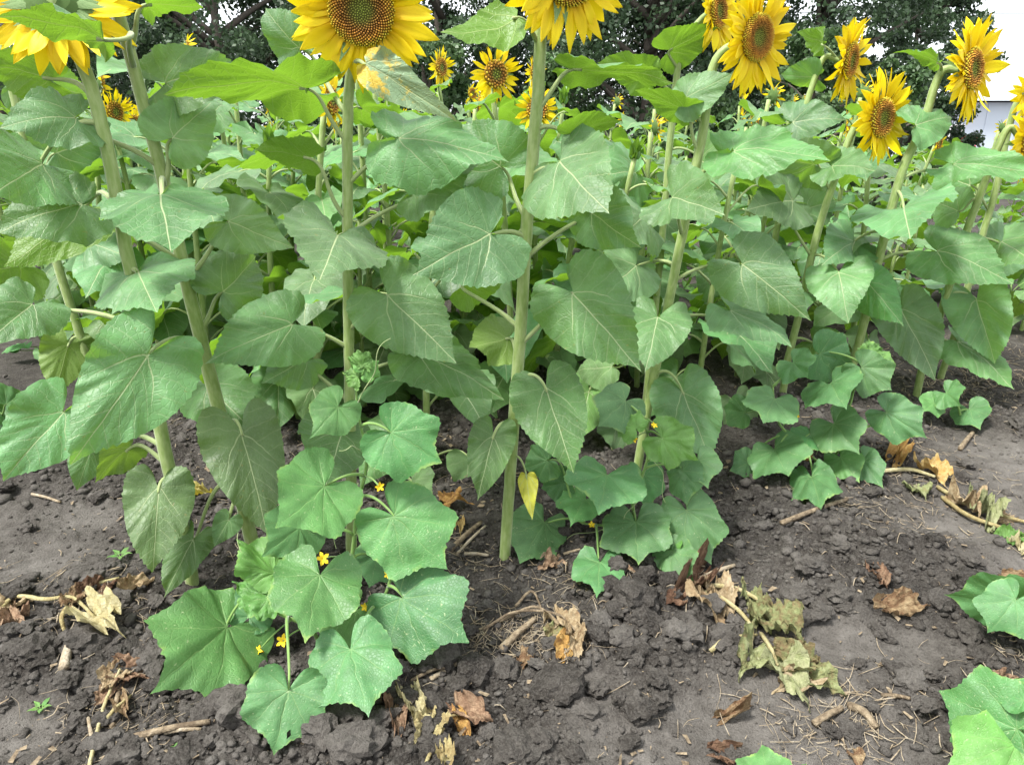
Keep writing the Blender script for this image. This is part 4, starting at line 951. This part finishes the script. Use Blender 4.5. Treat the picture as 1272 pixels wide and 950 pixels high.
Q3 = cucumber('cucumber plant spreading under the right sunflowers', (1025, 575),
  [('g', (1030, 540, 0.0), (1050, 520, 0.0), (1062, 480, 0.02), (1075, 440, 0.04)), ('g', (990, 550, -0.02), (965, 520, 0.0), (960, 480, 0.04)), ('g', (1060, 540, -0.02), (1090, 525, 0.0), (1110, 515, 0.02))],
  [((962, 495), (948, 526), 72, dict(db=-0.02, mat='cuc_d')),
   ((962, 558), (980, 592), 72, dict(db=-0.06, mat='cuc_d')),
   ((1031, 476), (1052, 509), 74, dict(db=-0.02, mat='cuc_d')),
   ((1070, 456), (1108, 485), 52, dict(db=-0.02, mat='cuc_d')),
   ((1036, 526), (1068, 565), 62, dict(db=-0.06, mat='cuc_d')),
   ((1101, 512), (1152, 545), 58, dict(db=-0.04, mat='cuc_d', kind='cuc')),
   ((1044, 568), (1068, 600), 46, dict(db=-0.08, mat='cuc')),
   ((1072, 572), (1098, 608), 42, dict(db=-0.08, mat='cuc_d')),
   ((1008, 592), (1020, 633), 54, dict(db=-0.10, mat='cuc_d')),
   ((985, 450), (1004, 470), 52, dict(db=0.06, mat='cuc_d')),
   ((925, 512), (898, 506), 44, dict(db=0.06, mat='cuc_d', mode='f')),
   ((1018, 440), (1060, 452), 60, dict(db=0.08, mat='cuc_d', mode='f')),
   ((1006, 540), (996, 562), 46, dict(db=0.0, mat='cuc')),
   ((930, 575), (906, 585), 40, dict(db=0.0, mat='cuc_d')),
   ((1092, 455), (1104, 436), 36, dict(db=0.03, mat='cuc_y', mode='f', crumple=0.04)),
   ((1080, 440), (1094, 426), 30, dict(db=0.03, mat='cuc_y', mode='f', crumple=0.05))],
  [(990, 517, -0.02, 0.010), (1040, 535, 0.0, 0.010), (1010, 537, -0.02, 0.011)],
  [((1050, 520, 0), (1010, 560, -0.05)), ((1062, 480, 0), (1100, 470, -0.04))])
_f = at(1000, 563, Q3.Y - 0.02); V, f, uv = tube([_f + Vector((0.0, 0, 0.028)), _f + Vector((0, 0, 0.022)), _f + Vector((0, 0, 0.008)), _f + Vector((0, 0, -0.010)), _f + Vector((0, 0, -0.024)), _f + Vector((0, 0, -0.029))], [0.006, 0.020, 0.029, 0.029, 0.019, 0.006], 14)
Q3.part('fruit', V, f, M['orange'], uv)
cucumber('few cucumber leaves low on the soil left of the right-edge sunflower stems', (1195, 520), [('g', (1192, 510, 0), (1188, 498, 0.02))],
  [((1203, 508), (1218, 534), 42, dict(db=0, mat='cuc_d')), ((1175, 488), (1194, 505), 42, dict(db=0.04, mat='cuc_d')), ((1160, 500), (1145, 512), 34, dict(db=0.04, mat='cuc'))])
cucumber('cucumber leaves poking in from the right edge at mid height of the bare soil', (1300, 785), [('g', (1285, 770, 0), (1268, 752, 0.0))],
  [((1262, 750), (1172, 738), 88, dict(db=-0.02, roll=-40, mat='cuc_d', mode='f')), ((1262, 745), (1226, 786), 66, dict(db=-0.06, mat='cuc_d')), ((1285, 745), (1300, 790), 80, dict(db=0, mat='cuc_d'))])
cucumber('bright cucumber leaves in the bottom right corner', (1330, 930), [('g', (1300, 910, 0), (1270, 895, 0.0))],
  [((1264, 905), (1166, 858), 118, dict(db=-0.02, mat='cuc', mode='f', roll=-12, kind='cuc', N=121)), ((1272, 870), (1250, 842), 46, dict(db=0, mat='cuc', mode='f')), ((1262, 925), (1175, 955), 90, dict(db=-0.03, mat='cuc_y', kind='cuc')), ((1300, 890), (1310, 860), 90, dict(db=0, mat='cuc', mode='f'))], [(1215, 933, -0.02, 0.012)])
cucumber('single green leaf tip pushing into the bottom edge', (958, 985), [('g', (955, 975, 0), (952, 968, 0.0))], [((954, 972), (946, 925), 62, dict(db=-0.01, mat='cuc', mode='f', kind='cuc')), ((985, 975), (1010, 990), 60, dict(db=0, mat='cuc'))])
cucumber('bluish cucumber leaves at the left edge beside bare soil', (-20, 560), [('g', (-8, 540, 0), (2, 515, 0.0))], [((8, 502), (26, 486), 50, dict(db=0, mat='cuc_d', mode='f')), ((2, 525), (20, 552), 44, dict(db=0, mat='cuc_d')), ((-20, 500), (-40, 520), 60, dict(db=0, mat='cuc_d'))])
LOW = []
def low_plant(seed):
    r2 = random.Random(seed); o = thing('cucumber_plant', (0, 0, 0), 'low plant', 'cucumber plant')
    V, f, uv = tube(spline([Vector((0, 0, -.03)), Vector((.02, 0, .08)), Vector((.05, .02, .16)), Vector((.12, .03, .2))], 10), [0.006 - 0.0003 * i for i in range(10)], 7); ob('vine', mk_mesh('vine', V, f, M['vine'], uv), o)
    for k in range(11):
        a = k * 2.4 + r2.uniform(-.4, .4); hz = Vector((math.cos(a), math.sin(a), 0)); rr_ = r2.uniform(0.05, 0.2); h = r2.uniform(0.07, 0.26); B = hz * rr_ + Vector((0, 0, h)); el = R(r2.uniform(-60, -5)); yd = hz * math.cos(el) + Vector((0, 0, math.sin(el)))
        n = Vector((0, 0, 1)) + hz * 0.2; n = (n - yd * n.dot(yd)).normalized(); sz = r2.uniform(0.07, 0.125)
        V, f, uv, rho = leaf_unit(r2.choice(['cuc', 'cuc2']), 49, (0.2, 0.5, 0.8, 1.0), seed * 9 + k, fold=r2.uniform(-.1, .15), droop=r2.uniform(.2, .9), quilt=0.012)
        lo = ob('leaf', mk_mesh('leaf', place(V, B, yd, n, sz, sz), f, M[['cuc_y', 'cuc', 'cuc_d', 'cuc'][k % 4]], uv, attrs={'rim': rho}), o)
        A0 = Vector((.02, 0, min(.1, h * .4))); V, f, uv = tube(bez(A0, A0 + Vector((0, 0, h * .4)), B - yd * .03 - n * .03, B, 8), 0.003, 5); ob('petiole', mk_mesh('petiole', V, f, M['vine'], uv), lo)
    return o
LOW = [low_plant(40 + k) for k in range(3)]; lowused = [False] * 3
def put_low(x, y, s, label, group='low cucumber plants between the rows'):
    k = rnd.randrange(3); o = LOW[k] if not lowused[k] else copy_tree(LOW[k]); lowused[k] = True
    o.location = (x, y, gz(x, y)); o.scale = (s, s, s); o.rotation_euler = (0, 0, rnd.uniform(0, 6.28)); o['label'] = label; o['group'] = group
for bx, by, s, l in [(52, 448, 0.95, 'low leafy cucumber plant on the soil behind the far left stems'), (15, 405, 1.2, 'low leafy cucumber plant further back at the left edge')]:
    q = gnd(bx, by); put_low(q.x, q.y, s, l)
for bx, by, s in [(150, 480, 0.8), (100, 400, 1.0), (240, 470, 0.9), (330, 500, 0.8), (420, 450, 0.9), (560, 440, 0.9), (600, 400, 1.0), (480, 400, 1.0), (350, 410, 1.0), (200, 410, 1.1), (700, 440, 0.9), (740, 400, 1.0), (860, 440, 0.9), (900, 400, 1.0), (960, 390, 1.0), (1060, 400, 1.0), (1120, 385, 1.0), (1190, 370, 1.1), (1250, 385, 1.1), (1230, 350, 1.2), (1150, 352, 1.2), (60, 362, 1.2), (-10, 360, 1.3), (140, 350, 1.2), (1270, 330, 1.4), (820, 365, 1.2), (660, 360, 1.2), (520, 355, 1.2), (300, 360, 1.2), (420, 365, 1.2)]:
    q = gnd(bx, by); put_low(q.x, q.y, s, 'low leafy cucumber plant on the soil between the rear sunflower stems')
# ------------------------------------------------------------------ loose soil: clods and crumbs
from mathutils import noise as mn
def rock(seed, sub):
    import bmesh
    bm = bmesh.new(); bmesh.ops.create_icosphere(bm, subdivisions=sub, radius=1); rs = random.Random(seed); off = Vector((rs.uniform(0, 50),) * 3); s = (rs.uniform(0.85, 1.25), rs.uniform(0.75, 1.05), rs.uniform(0.55, 0.8))
    for v in bm.verts:
        d = v.co.normalized(); k = 1 + 0.42 * mn.noise(d * 1.4 + off) + 0.30 * mn.noise(d * 3.3 + off) + 0.20 * mn.noise(d * 7 + off) - 0.16 * abs(mn.noise(d * 4.5 - off)); k *= 1 - 0.30 * max(0, d.z - 0.35)
        v.co = Vector((d.x * s[0], d.y * s[1], d.z * s[2])) * k
    V = np.array([v.co for v in bm.verts]); f = np.array([[q.index for q in p.verts] for p in bm.faces]); bm.free(); return V, f
ROCK = [mk_mesh("soil_clod", *rock(s, 3), M["clod"], smooth=False) for s in range(14)]
def clod(p, r, label, group, rr_, sink=0.35):
    o = ob('soil_clod', rr_.choice(ROCK)); o.location = (p.x, p.y, gz(p.x, p.y) + r * (0.6 - sink)); o.scale = (r, r, r * rr_.uniform(0.85, 1.1)); o.rotation_euler = (rr_.uniform(-.35, .35), rr_.uniform(-.35, .35), rr_.uniform(0, 6.28))
    o['label'] = label; o['category'] = 'soil clod'; o['group'] = group
r5 = random.Random(55)
BIG = [(690, 855, 34, 'largest grey soil clod, standing alone on the bare ground below the dry straw'), (640, 938, 30, 'rounded grey clod at the bottom edge below the brown curled leaves'), (505, 905, 0, ''), (540, 815, 30, 'wide crumbly clod just right of the big cucumber leaf tip'), (590, 838, 24, 'grey clod between the straw stalk and the largest clod'), (625, 835, 22, 'small grey clod touching the largest clod on its left'),
 (112, 800, 24, 'dark round clod beside the cream withered leaf'), (48, 812, 28, 'dark clod near the left edge under the withered vine'), (225, 942, 20, 'grey clod at the bottom edge left of the lowest leaf'), (300, 880, 34, 'flat dark clod half hidden under the lowest left leaves'), (395, 905, 34, 'pale clod touching the lowest cucumber leaf'), (440, 930, 34, 'broad clod at the bottom edge right of the lowest leaf'), (792, 745, 30, 'long dark clod in front of the middle cucumber clump'),
 (608, 915, 18, 'pale grey clod next to the brown curled leaf'), (575, 935, 18, 'very pale small clod at the bottom edge'), (850, 775, 18, 'dark clod under the withered brown leaves'), (1005, 705, 22, 'brown crumbly clod in the middle of the bare soil'), (990, 740, 20, 'dark clod just below the brown crumbly one'), (730, 885, 18, 'small clod right below the largest clod'), (655, 885, 18, 'clod directly under the largest clod')]
for x, y, r, l in BIG:
    if r: p = G_(x, y); clod(p, r * depth(p) / F, l, 'large soil clods', r5)
cand = []
while len(cand) < 2600:
    x, y = r5.uniform(0, 1272), r5.uniform(520, 950) if r5.random() < 0.75 else r5.uniform(430, 620); p = gnd(x, y)
    if p.y > 4.2: continue
    d = float(dryness(np.array([p.x]), np.array([p.y]))[0]); w = float(vnoise(np.array([p.x * 3.1]), np.array([p.y * 3.1]), 8)[0])
    if r5.random() < d * 0.93: continue
    r = 0.0075 + 0.030 * r5.random() ** 3.2 * (0.4 + w); cand.append((r / depth(p), r, p))
cand.sort(key=lambda t: -t[0])
for _, r, p in cand[:280]: clod(p, r, 'small dark clod of loose soil lying on the bed', 'loose soil clods', r5, 0.25)
rs = np.random.RandomState(12)
small = [rock(80 + k, 1) for k in range(6)]
def scatter_crumbs():
    P = [(c[2].x, c[2].y, c[1]) for c in cand[280:]]
    n = 46000; xs = rs.uniform(-1.7, 2.6, n); ys = 0.98 + 2.9 * rs.uniform(0, 1, n) ** 1.4; d = dryness(xs, ys); w = vnoise(xs * 3.1, ys * 3.1, 8)
    keep = rs.uniform(0, 1, n) > d * 0.80; rr_ = 0.0026 + 0.0125 * rs.uniform(0, 1, n) ** 2.8 * (0.35 + w)
    rr_ = np.where(d > 0.4, rr_ * 0.55, rr_)
    P = np.vstack([np.array(P), np.c_[xs, ys, rr_][keep]]); z = height(P[:, 0], P[:, 1])
    VV, FF = [], []; off = 0
    which = rs.randint(0, 6, len(P)); ang = rs.uniform(0, 6.28, len(P))
    for k in range(6):
        V, f = small[k]; m = np.where(which == k)[0]; c, s = np.cos(ang[m]), np.sin(ang[m]); r = P[m, 2]
        q = np.empty((len(m), len(V), 3)); q[:, :, 0] = (V[None, :, 0] * c[:, None] - V[None, :, 1] * s[:, None]) * r[:, None] + P[m, 0, None]; q[:, :, 1] = (V[None, :, 0] * s[:, None] + V[None, :, 1] * c[:, None]) * r[:, None] + P[m, 1, None]
        q[:, :, 2] = V[None, :, 2] * r[:, None] + z[m, None] + r[:, None] * 0.25
        VV.append(q.reshape(-1, 3)); FF.append((f[None] + (np.arange(len(m)) * len(V))[:, None, None]).reshape(-1, 3) + off); off += len(m) * len(V)
    o = ob('soil_crumbs', mk_mesh('soil_crumbs', np.vstack(VV), np.vstack(FF), M['clod'])); o['kind'] = 'stuff'; o['label'] = 'fine dark crumbs of loose soil over the bed'; o['category'] = 'soil'
scatter_crumbs()

# ------------------------------------------------------------------ straw, withered leaves and vines
def lie(px, dz=0.004):
    p = G_(*px); p.z = gz(p.x, p.y) + dz; return p
def stalk(a, b, rpx, label, group='dry straw stalks', bend=0.03, mat='straw'):
    A_, B_ = lie(a), lie(b); k = depth(A_) / F * rpx; mid = A_.lerp(B_, 0.5); mid.z = max(mid.z, gz(mid.x, mid.y)) + k * 0.6 + bend * 0.1; A_.z += k * 0.5; B_.z += k * 0.5
    o = thing('straw_stalk', tuple(A_), label, 'straw', group)
    V, f, uv = tube([p - A_ for p in spline([A_, mid, B_], 10)], [k * (1 - 0.03 * i) for i in range(10)], 7, 0.12); ob('stalk', mk_mesh('stalk', V, f, M[mat], uv), o)
for a, b, r, l in [((622, 810), (665, 773), 4.5, 'thick grey straw stalk lying below the bare sunflower foot'), ((535, 846), (592, 815), 3, 'pale thin straw pair end pointing at the large clod'), ((510, 848), (560, 830), 2.5, 'thin pale straw right of the lowest big leaf'), ((168, 918), (262, 900), 5, 'broad split straw stalk lying under the big left leaf'),
  ((205, 912), (250, 905), 3, 'short splinter on the broad split straw'), ((868, 722), (912, 704), 3.5, 'pale stick pointing away from the middle cucumber clump'), ((780, 790), (820, 770), 2.6, 'pale straw on the bare soil right of the dry tangle'), ((735, 788), (760, 788), 3, 'short stub of straw beside the dry tangle'), ((1010, 902), (1045, 882), 5, 'brown woody stub beside the withered green leaves'),
  ((1055, 880), (1088, 908), 6, 'thick split stalk right of the brown woody stub'), ((1095, 866), (1130, 870), 3, 'thin straw leading right from the withered leaves'), ((560, 685), (598, 650), 3.5, 'grey twig leaning by the foot of the bare stem'), ((568, 690), (603, 655), 2, 'thinner twig parallel to the grey twig'), ((577, 692), (607, 692), 2.5, 'white straw stub left of the bare sunflower foot'),
  ((970, 652), (1052, 622), 3.5, 'brown twig bundle below the right cucumber plant'), ((985, 648), (1040, 630), 2.5, 'thin twig lying on the brown twig bundle'), ((118, 935), (110, 893), 3, 'pale bare stalk upright near the bottom left corner'), ((140, 905), (150, 855), 3.5, 'pale dry stalk under the shrivelled leaves at lower left'), ((80, 835), (88, 800), 6, 'short brown woody piece between two dark clods'),
  ((800, 790), (780, 770), 2, 'tiny straw left of the pale straw'), ((1192, 560), (1208, 540), 3, 'grey splinter on the far right soil'), ((700, 690), (735, 680), 2, 'thin straw lying under the middle cucumber leaves'), ((40, 615), (75, 622), 2, 'pale straw on the far left soil')]:
    stalk(a, b, r, l)
def litter():
    P = Parts(); r6 = random.Random(66)
    zones = [(640, 780, 70, 28, 130), (700, 790, 60, 30, 90), (560, 690, 60, 40, 70), (400, 560, 240, 70, 200), (760, 720, 120, 20, 70), (1040, 890, 90, 45, 110), (1120, 640, 110, 50, 110), (120, 760, 110, 40, 80), (1000, 440, 180, 40, 300), (560, 380, 220, 30, 260), (1215, 465, 75, 30, 420), (1150, 560, 120, 60, 120), (640, 700, 600, 200, 330), (130, 880, 100, 60, 70), (1240, 850, 60, 90, 70)]
    for cx, cy, sx, sy, n in zones:
        for _ in range(int(n * 1.7)):
            x, y = r6.gauss(cx, sx * 0.6), r6.gauss(cy, sy * 0.6)
            if y < 330: continue
            p = gnd(x, y)
            if p.y > 7: continue
            a = r6.uniform(0, 6.28); L = 0.012 + 0.075 * r6.random() ** 1.8; d = Vector((math.cos(a), math.sin(a), 0)); q = p + d * L; m = p + d * L * 0.5 + Vector((-d.y, d.x, 0)) * r6.gauss(0, .10) * L
            for w in (p, q, m): w.z = gz(w.x, w.y) + 0.005 + r6.random() * 0.006
            r = 0.00045 + 0.0014 * r6.random() ** 2 * (1 + 0.25 * max(0, p.y - 2)); V, f, uv = tube(spline([p, m, q], 5), [r, r, r * .9, r * .8, r * .6], 4); P.add(V, f, uv)
    o = ob('straw_litter', P.mesh('straw_litter', M['straw'])); o['kind'] = 'stuff'; o['label'] = 'thin dry straw fibres scattered over the soil'; o['category'] = 'straw'
litter()
def chaff():
    r7 = np.random.RandomState(77); n = 2600; x = r7.uniform(-1.6, 2.5, n); y = 0.98 + 2.6 * r7.uniform(0, 1, n) ** 1.5; a = r7.uniform(0, 6.28, n); L = 0.0022 + 0.013 * r7.uniform(0, 1, n) ** 4.5; w = L * r7.uniform(0.2, 0.6, n); z = height(x, y) + 0.005
    c, s = np.cos(a), np.sin(a); t = r7.normal(0, 0.3, (n, 2)); V = np.empty((n, 4, 3))
    for k, (u_, v_) in enumerate(((-1, -1), (1, -0.7), (1, 0.6), (-1, 1))):
        V[:, k, 0] = x + c * u_ * L - s * v_ * w; V[:, k, 1] = y + s * u_ * L + c * v_ * w; V[:, k, 2] = z + (u_ * t[:, 0] + v_ * t[:, 1]) * L * 0.6 + 0.3 * L
    o = ob('dry_chaff', mk_mesh('dry_chaff', V.reshape(-1, 3), np.arange(n * 4).reshape(-1, 4), M['straw'], smooth=False)); o['kind'] = 'stuff'; o['label'] = 'tiny pale flakes of chaff strewn over the soil'; o['category'] = 'chaff'
chaff()
def dead_leaf(p, b, t, w, mat, seed, lift=0.012, crumple=0.065, kind='cuc2', own=None, label=None, group='withered leaves'):
    B_, T_ = lie(b, lift * 0.7), lie(t, lift * 0.4); Yd = (T_ - B_); L = Yd.length; Yd.normalize(); Wm = 0.85 * w * depth(B_) / F
    n = Vector((0.1, -0.35, 1)); n = (n - Yd * n.dot(Yd)).normalized()
    V, f, uv, rho = leaf_unit(kind, 91, (0.1, 0.22, 0.34, 0.46, 0.58, 0.7, 0.82, 0.92, 1.0), seed, fold=0.3, droop=0.7, side=-0.4, wave=0.09, crumple=crumple, lump=0.03)
    V = place(V, B_, Yd, n, L, Wm / WU[kind])
    V[:, 2] = np.maximum(V[:, 2], height(V[:, 0], V[:, 1]) + 0.002)
    if p is None:
        o = thing('withered_leaf', tuple(B_), label, 'withered leaf', group); ob('leaf', mk_mesh('leaf', V - np.array(B_), f, M[mat], uv, attrs={'rim': rho}), o); return o
    return p.part('leaf', V, f, M[mat], uv, attrs={'rim': rho})
def dead_vine(label, px_paths, leaves, r=3.0, mat='cream'):
    b = lie(px_paths[0][0]); p = Plant('withered_vine', b, label, 'withered plant', 'withered cucumber vines')
    for path in px_paths:
        pts = [lie(q[:2], 0.008 + (q[2] if len(q) > 2 else 0)) for q in path]; k = r * depth(pts[0]) / F
        p.stem(pts, [k, k * 0.9, k * 0.6], n=22, seg=7, name='vine', mat=M[mat], ridge=0.1)
    for i, l in enumerate(leaves):
        dead_leaf(p, l[0], l[1], l[2], l[3], 300 + i * 7 + len(label), *(l[4:5] or (0.012,)))
    return p
dead_vine('withered vine with half-green shrivelled leaves on the bare soil right of the middle', [[(868, 728), (905, 738, .02), (935, 755, .03), (962, 775, .02)], [(868, 735), (900, 758, .02), (930, 785, .02), (932, 812, .01)], [(945, 790), (955, 815, .02), (965, 835, .01)], [(882, 812), (900, 802, .015), (940, 795, .01)]],
  [((868, 722), (832, 752), 36, 'brown', .012), ((870, 745), (898, 790), 38, 'tan', .012), ((890, 740), (905, 775), 36, 'tan', .02), ((955, 778), (1005, 806), 52, 'drygreen', .03), ((930, 752), (938, 790), 30, 'drygreen', .03), ((935, 812), (918, 850), 48, 'drygreen', .02), ((965, 835), (1005, 880), 56, 'drygreen', .012), ((975, 828), (1035, 838), 50, 'drygreen', .014), ((1010, 850), (1055, 868), 44, 'drygreen', .01), ((1000, 845), (960, 860), 40, 'tan', .012)])
dead_vine('withered vine with a cream leaf at the far left of the soil', [[(-12, 765), (20, 752, .02), (60, 755, .02), (92, 752, .02), (120, 775, .02)], [(90, 755), (112, 735, .015), (150, 728, .01)], [(85, 758), (78, 775, .01), (82, 790, 0)]],
  [((122, 772), (158, 795), 48, 'cream', .025), ((112, 742), (150, 728), 36, 'brown', .015), ((92, 752), (110, 735), 30, 'tan', .02), ((18, 757), (-8, 772), 36, 'tan', .02), ((16, 772), (28, 790), 28, 'brown', .01), ((160, 735), (190, 722), 24, 'tan', .01)])
dead_vine('long withered vine with an orange leaf trailing to the right edge', [[(1095, 588), (1130, 587, .01), (1160, 600, .02)], [(1165, 605), (1190, 630, .02), (1215, 640, .02), (1250, 648, .01), (1290, 655, 0)], [(1170, 620), (1200, 645, .01), (1240, 662, .01), (1280, 670, 0)]],
  [((1150, 590), (1174, 610), 36, 'orange', .03), ((1112, 570), (1122, 556), 28, 'orange', .03), ((1135, 612), (1150, 625), 34, 'drygreen', .015), ((1195, 632), (1215, 650), 34, 'tan', .02), ((1215, 640), (1235, 668), 34, 'drygreen', .015), ((1240, 648), (1262, 640), 28, 'tan', .012), ((1250, 672), (1275, 668), 30, 'cuc_y', .02), ((1262, 675), (1268, 692), 26, 'cream', .01)])
dead_vine('withered leaves on a short stalk at the bottom edge left of centre', [[(525, 960), (548, 915, .02), (560, 905, .02), (572, 898, .015)]],
  [((538, 903), (515, 928), 44, 'cream', .03), ((512, 880), (528, 912), 34, 'cream', .02), ((575, 885), (612, 910), 36, 'brown', .02), ((572, 900), (582, 925), 20, 'orange', .015), ((552, 942), (560, 965), 26, 'cream', .01)], 2.4)
dead_vine('shrivelled brown leaves on pale stalks near the bottom left corner', [[(110, 955), (126, 900, .01), (142, 862, .02), (152, 842, .02)], [(126, 905), (145, 890, .015), (165, 870, .01)]],
  [((150, 845), (182, 838), 36, 'brown', .025), ((148, 850), (122, 868), 36, 'tan', .025), ((152, 878), (160, 900), 20, 'tan', .012), ((140, 862), (118, 880), 30, 'brown', .02)], 2.4)
dead_vine('tangle of dry straw and torn tan leaves on the soil right of the bare stem', [[(600, 785), (640, 770, .02), (690, 772, .02), (715, 790, .01)], [(640, 755), (660, 745, .03), (672, 760, .01)], [(620, 775), (665, 765, .03), (700, 785, .01)]],
  [((695, 778), (718, 800), 36, 'tan', .02), ((705, 805), (695, 828), 30, 'orange', .015), ((712, 800), (716, 832), 26, 'tan', .02), ((655, 815), (648, 832), 22, 'tan', .01), ((690, 785), (680, 800), 28, 'drygreen', .012)], 2.0, 'straw')
for i, (b, t, w, m, l) in enumerate([((490, 868), (488, 925), 34, 'brown', 'dark purple-brown shrivelled leaf standing left of the cream one'), ((1110, 748), (1152, 752), 34, 'tan', 'folded tan leaf alone on the dry path'), ((905, 890), (940, 875), 20, 'tan', 'narrow tan leaf scrap below the withered vine'), ((895, 938), (935, 945), 34, 'brown', 'curled brown leaf at the bottom edge right of centre'), ((1060, 940), (1072, 955), 24, 'tan', 'tan leaf scrap cut by the bottom edge'),
   ((555, 630), (590, 632), 24, 'orange', 'orange curled leaf beside the bright cucumber leaf'), ((570, 648), (572, 666), 14, 'orange', 'small orange scrap below the orange curled leaf'), ((232, 615), (272, 618), 18, 'leaf_yel', 'yellow fallen leaf behind the far left stem foot'), ((690, 700), (665, 708), 26, 'brown', 'brown scrap between bare stem and cucumber clump'), ((840, 745), (826, 752), 26, 'brown', 'brown scrap at the root of the withered vine'),
   ((1265, 720), (1240, 715), 24, 'tan', 'tan scrap above the right edge leaves'), ((1240, 850), (1262, 838), 26, 'brown', 'brown scrap above the bottom right leaves'), ((1085, 715), (1105, 735), 20, 'brown', 'thin brown scrap on the path left of the folded tan leaf'), ((20, 770), (-4, 790), 30, 'brown', 'brown curled scrap at the left edge'), ((455, 850), (470, 870), 20, 'brown', 'brown scrap behind the lowest big leaf'), ((760, 705), (790, 710), 22, 'brown', 'brown scrap under the middle cucumber leaves'), ((312, 612), (338, 620), 18, 'tan', 'tan scrap behind the hanging leaf'), ((905, 410), (925, 402), 20, 'orange', 'orange scrap in the straw behind the right cucumber')]):
    dead_leaf(None, b, t, w, m, 500 + i * 3, 0.008, label=l)
def seedling(px, s, label):
    b = lie(px, 0); p = Plant('seedling', b, label, 'seedling', 'small weed seedlings')
    for k in range(5):
        a = k * 1.3; hz = Vector((math.cos(a), math.sin(a), 0)); P0 = b + Vector((0, 0, s * 0.6)) + hz * s * 0.3; yd = (hz + Vector((0, 0, 0.2))).normalized(); n = Vector((0, 0, 1)); n = (n - yd * n.dot(yd)).normalized()
        V, f, uv, rho = leaf_unit('lance', 25, (0.3, 0.7, 1.0), k + 3, droop=0.6); lo = p.part('leaf', place(V, P0, yd, n, s, s * 0.9), f, M['cuc_y'], uv, attrs={'rim': rho})
        V, f, uv = tube([b + Vector((0, 0, -0.004)), b.lerp(P0, 0.6) + Vector((0, 0, s * .1)), P0], 0.0012, 5); p.part('petiole', V, f, M['vine'], uv, lo)
seedling((52, 884), 0.022, 'tiny green seedling alone on the soil at lower left'); seedling((150, 692), 0.03, 'green weed seedling left of the far left stem foot'); seedling((216, 930), 0.01, 'tiny sprout on the soil below the big left leaf')
